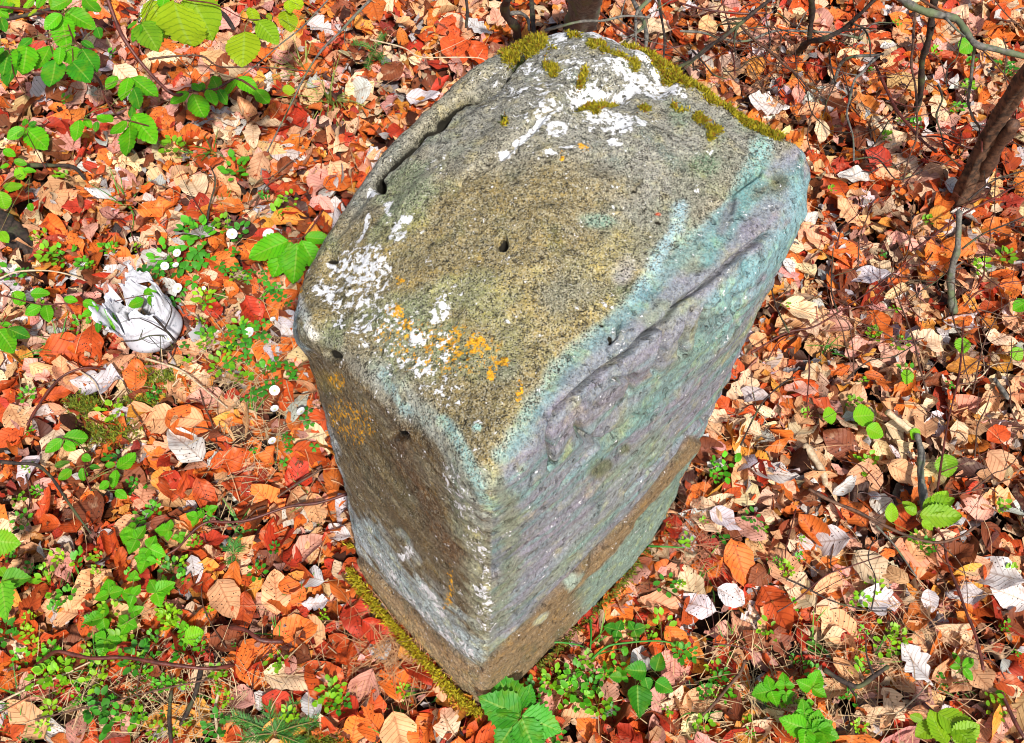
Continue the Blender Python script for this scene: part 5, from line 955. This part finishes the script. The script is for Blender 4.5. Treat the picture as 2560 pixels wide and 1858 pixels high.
stick('fallen_stick', 'fine dark twig ending beside the bleached leaves', c8, [(700, 550), (830, 610), (1010, 700), (1250, 760), (1400, 760)], .06, 1.3, .9, M_dark, G1, forks=2)
stick('standing_stick', 'leaning pale stick below the cluster of white leaves at the right', c5, [(1370, 1080), (1440, 1140), (1540, 1220)], [.09, .075, .06], 5.0, 4.0, M_pale, G1)
stick('standing_stick', 'mottled grey-pink stick running down from the leaning pale stick', c5, [(1560, 1230), (1590, 1350), (1585, 1480), (1605, 1650), (1610, 1720)], .07, 4.5, 6.0, M_grey, G1)
stick('standing_stick', 'pale log piece pointing down right beside the stone\'s right foot', c5, [(820, 1300), (880, 1380), (940, 1480), (960, 1560)], .05, 6, 4.5, M_pale, G1)
stick('standing_stick', 'short grey stub at the far right middle', c5, [(2070, 860), (2120, 930), (2160, 990)], .06, 3.2, 3.4, M_grey, G1)
stick('bare_twig', 'long red twig crossing the right leaves diagonally from the stone edge', c5, [(470, 690), (700, 560), (880, 520), (1050, 420), (1200, 320), (1400, 170), (1560, 40)], .06, 1.6, 1.0, M_red, G2, forks=2)
stick('bare_twig', 'long red twig rising to the right edge above the first one', c3, [(1560, 1640), (1700, 1530), (1890, 1400), (2080, 1300), (2290, 1180)], .10, 2.2, 1.2, M_red, G2, forks=2)
stick('bare_twig', 'dark twig curving up from the stone\'s right foot', c5, [(400, 1300), (480, 1130), (560, 1000), (680, 890), (760, 850)], .08, 1.5, .9, M_dark, G2, forks=1)
stick('bare_twig', 'fine dark stem climbing through the leaves of the right middle', c5, [(1630, 960), (1580, 780), (1540, 600), (1460, 390), (1380, 180)], .10, 1.6, 1.0, M_brown, G2, forks=5)
stick('bare_twig', 'dark red upright twig near the right edge', c5, [(1690, 1640), (1760, 1180), (1840, 830), (1870, 480)], .11, 1.6, 1.2, M_red, G2, forks=4)
stick('bare_twig', 'tangled fine twig at the right middle with spurs', c5, [(1930, 960), (2000, 640), (2100, 440), (2200, 330)], .10, 1.2, .8, M_brown, G2, forks=9)
stick('bare_twig', 'thin twig standing close to the stone\'s right face', c5, [(720, 560), (640, 400), (600, 260), (560, 120)], .08, 1.3, .8, M_dark, G2, forks=3)
stick('bare_twig', 'fine dark twig beside the cream leaves right of the carving', c5, [(1040, 420), (1000, 300), (1000, 160), (1010, 0)], .09, 1.3, .8, M_dark, G2, forks=3)
stick('bare_twig', 'arching twig in the lower right above the forked stick', c8, [(1260, 760), (1290, 560), (1240, 400), (1300, 250)], .08, 1.0, .7, M_dark, G2, forks=3)
# the thicket behind the stone, upper right
stick('bare_branch', 'smooth grey branch entering at the top and bending to the right edge', c3, [(1440, -30), (1500, 20), (1600, 70), (1720, 100), (1820, 125), (1880, 200), (1950, 290), (2080, 325), (2290, 375)], .42, 6.2, 4.0, M_grey, G2, 'branch', forks=2, k=6)
stick('bare_twig', 'grey side twig hanging from the bend of the grey branch', c3, [(1945, 300), (1930, 400), (1915, 560), (1900, 680), (1940, 790), (1975, 850), (1955, 970)], [.41, .38, .34, .30, .26, .22, .18], 2.4, 1.2, M_grey, G2, forks=2)
stick('bare_twig', 'reddish twig running alongside the grey branch', c3, [(1560, -20), (1700, 60), (1830, 110), (1900, 200), (1980, 310), (2060, 400), (2130, 480), (2200, 580)], .36, 1.8, 1.0, M_brown, G2, forks=4)
stick('sapling', 'dark straight sapling stem in the middle of the upper right', c3, [(1545, 760), (1580, 640), (1590, 560), (1595, 400), (1625, 310), (1650, 200), (1660, 90), (1680, -20)], [.035, .08, .12, .2, .24, .28, .32, .36], 4.2, 5.0, M_dark, G2, 'sapling', forks=1)
stick('bare_twig', 'thin pinkish twig hanging in front of the dark sapling', c3, [(1555, 60), (1540, 200), (1535, 300), (1525, 430), (1550, 560), (1560, 700), (1560, 900), (1510, 1040), (1470, 1200)], .24, 2.0, 1.2, M_brown, G2, forks=4)
stick('bare_branch', 'dark forked branch standing above the mossy far edge of the stone', c3, [(750, 385), (800, 320), (850, 275), (940, 260), (1080, 190), (1180, 100), (1300, -20)], [.04, .08, .12, .17, .2, .24, .28], 5.0, 2.6, M_dark, G2, 'branch', forks=3)
stick('sapling', 'short dark stem joining the forked branch from the top edge', c3, [(850, 280), (860, 180), (870, 80), (865, -20)], [.12, .16, .2, .25], 3.2, 5.0, M_dark, G2, 'sapling')
stick('bare_branch', 'long black branch slanting down to the stone\'s mossy edge', c3, [(620, -20), (500, 70), (400, 155), (280, 250), (200, 300), (90, 390), (-20, 450)], [.30, .28, .26, .24, .22, .20, .18], 2.6, 3.0, M_dark, G2, 'branch', forks=5)
stick('bare_twig', 'thin purple-grey twig lying across below the top edge', c3, [(0, 205), (150, 215), (290, 260), (440, 270), (620, 205), (800, 205), (1000, 215), (1200, 255)], .10, 1.8, 1.6, M_grey, G2, forks=4)
stick('bare_twig', 'orange-brown twig fanning from the upper middle', c3, [(0, 20), (150, 60), (300, 80), (430, 90), (560, 85)], .16, 1.6, 1.6, M_red, G2, forks=5)
stick('bare_twig', 'bow-shaped green-brown branch right of the forked dark branch', c3, [(960, 600), (1020, 520), (1060, 420), (1130, 375), (1280, 365), (1340, 355)], [.04, .07, .1, .13, .15, .16], 3.0, 1.6, M_grey, G2, forks=2)
stick('bare_twig', 'pale grey forked twig below the bow-shaped branch', c3, [(1310, 370), (1250, 420), (1200, 480), (1150, 530), (1120, 650), (1100, 760), (1140, 900), (1145, 1060)], .13, 2.2, 1.2, M_grey, G2, forks=2)
stick('bare_twig', 'purple-brown twig bending down left of the dark sapling', c3, [(1280, 410), (1320, 500), (1370, 610), (1430, 730), (1530, 850), (1600, 930), (1690, 1000)], .10, 2.2, 2.2, M_red, G2, forks=3)
stick('bare_twig', 'dark twig dropping right of the forked branch', c3, [(1130, 150), (1210, 190), (1250, 270), (1255, 370)], .18, 1.4, 1.2, M_dark, G2, forks=3)
stick('bare_twig', 'brown twig arching over the cream leaves right of the moss', c3, [(400, 170), (500, 270), (620, 360), (690, 430), (760, 480), (830, 560), (900, 630), (1030, 600)], .14, 2.0, 1.2, M_brown, G2, forks=4)
stick('bare_twig', 'small black hooked twig over the whitish oak leaf behind the stone', c3, [(80, 330), (160, 420), (220, 490), (310, 522)], .12, 1.4, .9, M_dark, G2, forks=1)
stick('bare_twig', 'wiry reddish twigs left of the leaning stump', c3, [(2000, 1000), (1850, 960), (1700, 900), (1560, 905)], .14, 1.2, 1.0, M_red, G2, forks=6)
stick('bare_twig', 'fine twig zigzagging down left of the stump', c3, [(1700, 560), (1730, 650), (1690, 760), (1720, 880), (1760, 1010), (1850, 1100)], .13, 1.6, .9, M_dark, G2, forks=5)
stick('bare_twig', 'dark twig loop between the thicket and the stone\'s right corner', c3, [(1150, 1050), (1300, 1045), (1420, 1180), (1530, 1160), (1600, 1120)], .07, 1.2, .8, M_dark, G2, forks=3)
stick('bare_twig', 'orange twig across the base of the leaning stump', c3, [(1990, 1000), (2000, 870), (2100, 830), (2290, 800)], .22, 1.3, .9, M_red, G2, forks=3)
stick('bare_twig', 'thin dark twig at the right edge under the stump', c3, [(1860, 1640), (2000, 1540), (2150, 1480), (2290, 1420)], .10, 1.5, 1.0, M_dark, G2, forks=4)
stick('bare_twig', 'second dark twig crossing to the right edge by the stump', c3, [(1900, 1320), (2050, 1200), (2180, 1150), (2290, 1120)], .14, 1.4, .9, M_dark, G2, forks=4)
stick('sapling', 'pale green-grey sapling stem below the stump', c5, [(1805, 430), (1790, 330), (1785, 220), (1800, 100), (1830, 0), (1840, -240)], [.035, .06, .09, .12, .15, .2], 6.0, 4.2, M_grey, G2, 'sapling', forks=1)
stick('sapling', 'dark twisted sapling stem rising at the top centre left of the trunk', c2, [(1170, 250), (1160, 180), (1110, 120), (1085, 60), (1110, -20)], [.04, .1, .14, .18, .24], 6.0, 6.5, M_dark, G2, 'sapling')
stick('bare_twig', 'grey looped twig beside the twisted top sapling', c2, [(1120, 90), (1190, 85), (1240, 130), (1245, 200)], .16, 3.2, 1.8, M_grey, G2)
stick('bare_twig', 'dark upright twig between the twisted sapling and the trunk', c2, [(1280, 230), (1270, 120), (1260, -20)], .12, 3.6, 3.4, M_dark, G2)
stick('bare_twig', 'long thin branch crossing in front of the trunk behind the stone', c2, [(1350, 200), (1480, 165), (1600, 140), (1740, 135), (1880, 105), (2040, 115)], .16, 2.4, 1.6, M_grey, G2, forks=3)
stick('bare_twig', 'dark twig bundle right of the trunk behind the stone', c2, [(2100, 0), (2120, 120), (2140, 260), (2130, 400)], .12, 2.2, 1.4, M_dark, G2, forks=3)
stick('bare_twig', 'grey twig standing behind the stone near its mossy edge', c2, [(2050, -10), (1960, 80), (1950, 180), (1950, 270)], .14, 3.0, 1.6, M_grey, G2, forks=1)
stick('bare_twig', 'thick twig right of the moss with bent top', c2, [(1930, 0), (2000, 140), (2020, 230), (2015, 310)], .10, 3.0, 3.0, M_grey, G2, forks=2)
stick('bare_twig', 'reddish twig crossing the leaves behind the stone\'s top', c2, [(1700, 70), (1800, 160), (1900, 230), (2060, 325), (2268, 300)], .10, 1.8, 1.2, M_red, G2, forks=3)
stick('bare_twig', 'long thin grey twig left of the stone\'s fissured edge', c2, [(200, 0), (110, 90), (0, 210), (-120, 330), (-220, 480), (-330, 700), (-480, 1000)], .12, 2.2, 1.0, M_grey, G2, forks=5)
stick('bare_twig', 'pale straw arching over the reddish leaves at the top', c2, [(200, 260), (330, 290), (430, 320), (530, 375), (700, 378), (900, 380), (960, 400)], .08, 1.2, .8, M_pale, G2, forks=1)
stick('bare_twig', 'dark stem at the top centre left of the twisted sapling', c2, [(830, -20), (840, 80), (830, 180)], .10, 2.4, 2.0, M_dark, G2)
stick('bare_twig', 'brown twig hanging over the upper left litter', c1, [(1400, 30), (1480, 100), (1540, 190)], .30, 2.6, 3.4, M_dark, G2)
stick('bare_twig', 'fine brown twig right of the near yellow-green leaves', c1, [(980, 390), (1150, 370), (1330, 370), (1450, 440), (1680, 440), (2050, 470)], .12, 1.6, 1.0, M_brown, G2, forks=3)
stick('bare_twig', 'upright fine stem above the wood sorrel patch', c1, [(1360, 1500), (1380, 1360), (1420, 1200), (1390, 1100)], [.03, .06, .09, .11], 1.8, 1.0, M_dark, G2, forks=2)
rt = random.Random(404)
for i in range(95):      # finer twigs of the same thicket
    x = rt.uniform(640, 1020); y = rt.uniform(5, 520 if x > 800 else 150)
    if hidden(x, y) or hidden(x-20, y+10): continue
    a = rt.uniform(0, 6.28); n = 5; pts = [(x, y)]; 
    for j in range(n): a += rt.uniform(-.5, .5); pts.append((pts[-1][0]+math.cos(a)*rt.uniform(8, 22), pts[-1][1]+math.sin(a)*rt.uniform(8, 22)))
    if any(hidden(*p) for p in pts): continue
    m_, cn = rt.choice([(M_red, 'reddish'), (M_dark, 'blackish'), (M_brown, 'brown'), (M_brown, 'brown')]); wh = where(x, y); dr = 'running sideways' if abs(math.cos(a)) > .7 else 'running up and down'
    stick('bare_twig', unique([f'fine {cn} twig {wh}', f'hair-thin {cn} twig {wh}', f'fine {cn} twig {dr} {wh}', f'crooked {cn} twig {dr} {wh}', f'crooked wiry {cn} twig {wh}', f'spindly {cn} twig {dr} {wh}', f'forked spindly {cn} twig {wh}', f'wispy {cn} twig {wh}', f'wispy {cn} twig {dr} {wh}', f'brittle {cn} twig {wh}']), lambda a, b: (a, b), pts, rt.uniform(.05, .14), 1.1, .7, m_, G2, forks=3, sides=4, k=3)
for i in range(48):      # pale and brown fine twigs elsewhere
    x = rt.uniform(20, 1010); y = rt.uniform(150, 735)
    a = rt.uniform(0, 6.28); pts = [(x, y)]
    for j in range(4): a += rt.uniform(-.35, .35); pts.append((pts[-1][0]+math.cos(a)*rt.uniform(8, 20), pts[-1][1]+math.sin(a)*rt.uniform(8, 20)))
    if any(hidden(*p) for p in pts) or any(hidden(p[0]+d, p[1]) for p in pts for d in (-14, 14)): continue
    m_, cn = rt.choice([(M_pale, 'pale'), (M_brown, 'brown'), (M_red, 'reddish')]); wh = where(x, y)
    stick('fallen_stick', unique([f'thin {cn} stalk lying {wh}', f'long {cn} straw lying {wh}', f'curved {cn} stalk lying {wh}', f'slender {cn} twig lying loose {wh}', f'wavy {cn} straw {wh}', f'short {cn} bit of stalk {wh}']), lambda a, b: (a, b), pts, .05, 1.2, .8, m_, G1, forks=1, sides=4, k=3)
# bark-covered trunks
def trunk(name, label, cs, pts, zs, wpx, mat, cat, parts=()):
    sp = [P(*cs(*p), q) for p, q in zip(pts, zs)]; e = empty(name, sp[0]); tag(e, label, cat); path = smooth_path(sp, 8); n = len(path); sides = 20
    ws = np.interp(np.linspace(0, 1, n), np.linspace(0, 1, len(wpx)), [pxsize(*cs(*p), q/2, z) for p, q, z in zip(pts, wpx, zs)])
    V, F = tube(path, 1.0, 1.0, sides); R0 = V[:n*sides].reshape(n, sides, 3); cN = path[:, None]; d = R0-cN; th = np.arange(sides)/sides*6.283
    rid = 1+.14*np.sin(th*5+np.linspace(0, 3, n)[:, None])+.24*noise(np.stack([np.cos(th)[None]*3+np.zeros((n, 1)), np.sin(th)[None]*3+np.zeros((n, 1)), np.linspace(0, 9, n)[:, None]+np.zeros((1, sides))], -1), 1.3, 4)
    R0 = cN+d*ws[:, None, None]*rid[..., None]; V[:n*sides] = R0.reshape(-1, 3); V[-2:] = path[[0, -1]]; ob('trunk', mesh_quads('trunk', V, F, [mat]), e); return e
st = trunk('tree_stump', 'thick dark brown leaning stem with split bark at the right', c3, [(1800, 1400), (1880, 1230), (1970, 1040), (2060, 850), (2180, 650), (2300, 480), (2420, 320)], [.0, .08, .16, .25, .35, .44, .52], [17, 16, 15, 16, 17, 18, 19], M_stump, 'tree')
V, F = tube(smooth_path([P(*c3(*p), z) for p, z in [((1890, 1320), .03), ((1960, 1200), .09), ((2030, 1080), .15), ((2110, 940), .22), ((2200, 820), .28)]], 5), .016, .011, 10, .3, 4); ob('side_trunk', mesh_quads('side_trunk', V, F, [M_brown]), st)
stem_obj(st, [P(*c3(2060, 740), .24), P(*c3(2120, 720), .26), P(*c3(2200, 680), .28), P(*c3(2220, 650), .29)], .003, .001, M_pale, 'broken_spur')
tr2 = trunk('young_tree', 'round grey-brown tree trunk cut off by the top edge behind the stone', c2, [(1560, 215), (1590, 120), (1620, 0), (1650, -120), (1690, -300)], [-.02, .08, .2, .32, .5], [30, 29, 30, 31, 32], M_grey, 'tree')
lg = trunk('fallen_log', 'dark rotten log lying at the left edge above the pot', c1, [(-60, 1440), (40, 1500), (110, 1560), (170, 1640), (200, 1700)], [.03, .03, .03, .03, .02], [26, 24, 22, 18, 12], M_dark, 'log')

# ------------------------------------------------------------------ torn white plastic pot
def pot():
    k = NT('white_plastic'); oc = k.coord('Object'); n = k.noise(oc, 60, 4, .7); n2 = k.noise(oc, 260, 3, .7)
    c = k.mix(k.ramp(n, .52, .72), (.60, .60, .66), (.36, .38, .43)); c = k.mix(k.math('MULTIPLY', k.ramp(n2, .60, .68), k.ramp(n, .45, .55)), c, (.10, .11, .14))
    k.L(c, k.b.inputs['Base Color']); k.b.inputs['Roughness'].default_value = .45; k.L(k.bump(n2, .4, .001), k.b.inputs['Normal'])
    c0 = P(160, 338, .03); e = empty('plastic_pot', c0); tag(e, 'torn crumpled white plastic pot lying in the green plants left of the stone', 'pot')
    tilt = Matrix.Rotation(math.radians(-14), 3, 'Y') @ Matrix.Rotation(math.radians(-10), 3, 'X'); A3 = np.array(tilt)
    na, nh = 96, 40; th = np.linspace(0, 2*math.pi, na, endpoint=False); rows_ = []; r = random.Random(5)
    rim = .104+.0*th
    for a, wd, dp in [(-2.0, .22, .050), (-1.45, .16, .022), (2.6, .35, .045), (1.3, .5, .03), (.3, .35, .02), (-.6, .5, .032), (3.0, .1, .02)]:
        dd = np.abs((th-a+math.pi) % (2*math.pi)-math.pi); rim = rim-dp*np.clip(1-dd/wd, 0, 1)
    rim = rim+.004*np.sin(th*17)+.003*np.sin(th*31+1)
    for i in range(nh):
        f = i/(nh-1); h = f*rim; R_ = .050+.002*np.sin(th*2+1)
        prof = np.where(h < .022, R_*(.72+.28*np.sin(np.clip(h/.022, 0, 1)*math.pi/2)), R_-.006*(h-.022)/.08)
        prof = prof+np.where(np.abs(h-.060) < .004, .003, 0)*1.0+np.where(h > .06, .0012*np.sin(th*9+h*90)+.0012*np.sin(th*23-h*140), 0)*np.clip((h-.06)/.03, 0, 1)*1.2
        rows_.append(np.stack([np.cos(th)*prof, np.sin(th)*prof, h], -1))
    W_ = np.array(rows_); inner = W_*np.array([.955, .955, 1])+np.array([0, 0, .002]); full = np.concatenate([W_, inner[::-1]], 0)
    V = full.reshape(-1, 3); F = grid_faces(len(full), na, True); nb = len(V); V = np.vstack([V, [[0, 0, 0], [0, 0, .005]]])
    caps = [[(i+1) % na, i, nb, nb] for i in range(na)]+[[(2*nh-1)*na+i, (2*nh-1)*na+(i+1) % na, nb+1, nb+1] for i in range(na)]
    PM = Matrix.Translation(c0); V = V @ A3.T; ob('pot_wall', mesh_quads('pot_wall', V, np.vstack([F, caps]), [k.m]), e, PM)
    # crumpled flaps torn from the rim
    def flap(name, a0, a1, h0, out, hgt, seed):
        n1, n2_ = 34, 22; U, Vv = np.meshgrid(np.linspace(0, 1, n1), np.linspace(0, 1, n2_)); a = a0+(a1-a0)*U; hg = hgt*(.75+.35*np.sin(U*7+seed)+.15*np.sin(U*23+seed)); h = h0+hg*Vv*(1-.3*Vv); rr = .0555+out*Vv**1.4
        p = np.stack([np.cos(a)*rr, np.sin(a)*rr, h], -1); nz = fbm(p, 60, 4, seed)[..., None]; p = p+nz*.012*Vv[..., None]*np.stack([np.cos(a), np.sin(a), np.full_like(a, .6)], -1)
        q = p-np.stack([np.cos(a), np.sin(a), np.zeros_like(a)], -1)*.0012; V = np.vstack([p.reshape(-1, 3), q.reshape(-1, 3)]) @ A3.T; f = grid_faces(n2_, n1); m = n1*n2_; rimf = [[(n2_-1)*n1+i, (n2_-1)*n1+i+1, m+(n2_-1)*n1+i+1, m+(n2_-1)*n1+i] for i in range(n1-1)]
        ob(name, mesh_from(name, V, np.vstack([f, f[:, ::-1]+m, rimf]), [k.m]), e, PM)
    flap('torn_flap', 2.5, 3.9, .070, .014, .060, 3); flap('torn_flap', 1.2, 2.3, .085, -.004, .055, 5); flap('torn_flap', 3.7, 4.3, .060, .004, .035, 9)
    # broken shard lying against it
    s, t = np.meshgrid(np.linspace(0, 1, 12), np.linspace(0, 1, 8)); p = np.stack([.065+.012*np.sin(s*3.1), -.02+.05*s, .0+.045*t*(1-.3*s)], -1).reshape(-1, 3); q = p+np.array([.0016, 0, 0]); f = grid_faces(8, 12); V = np.vstack([p, q]); ob('shard', mesh_from('shard', V, np.vstack([f, f[:, ::-1]+len(p)]), [k.m]), e, PM)
pot()
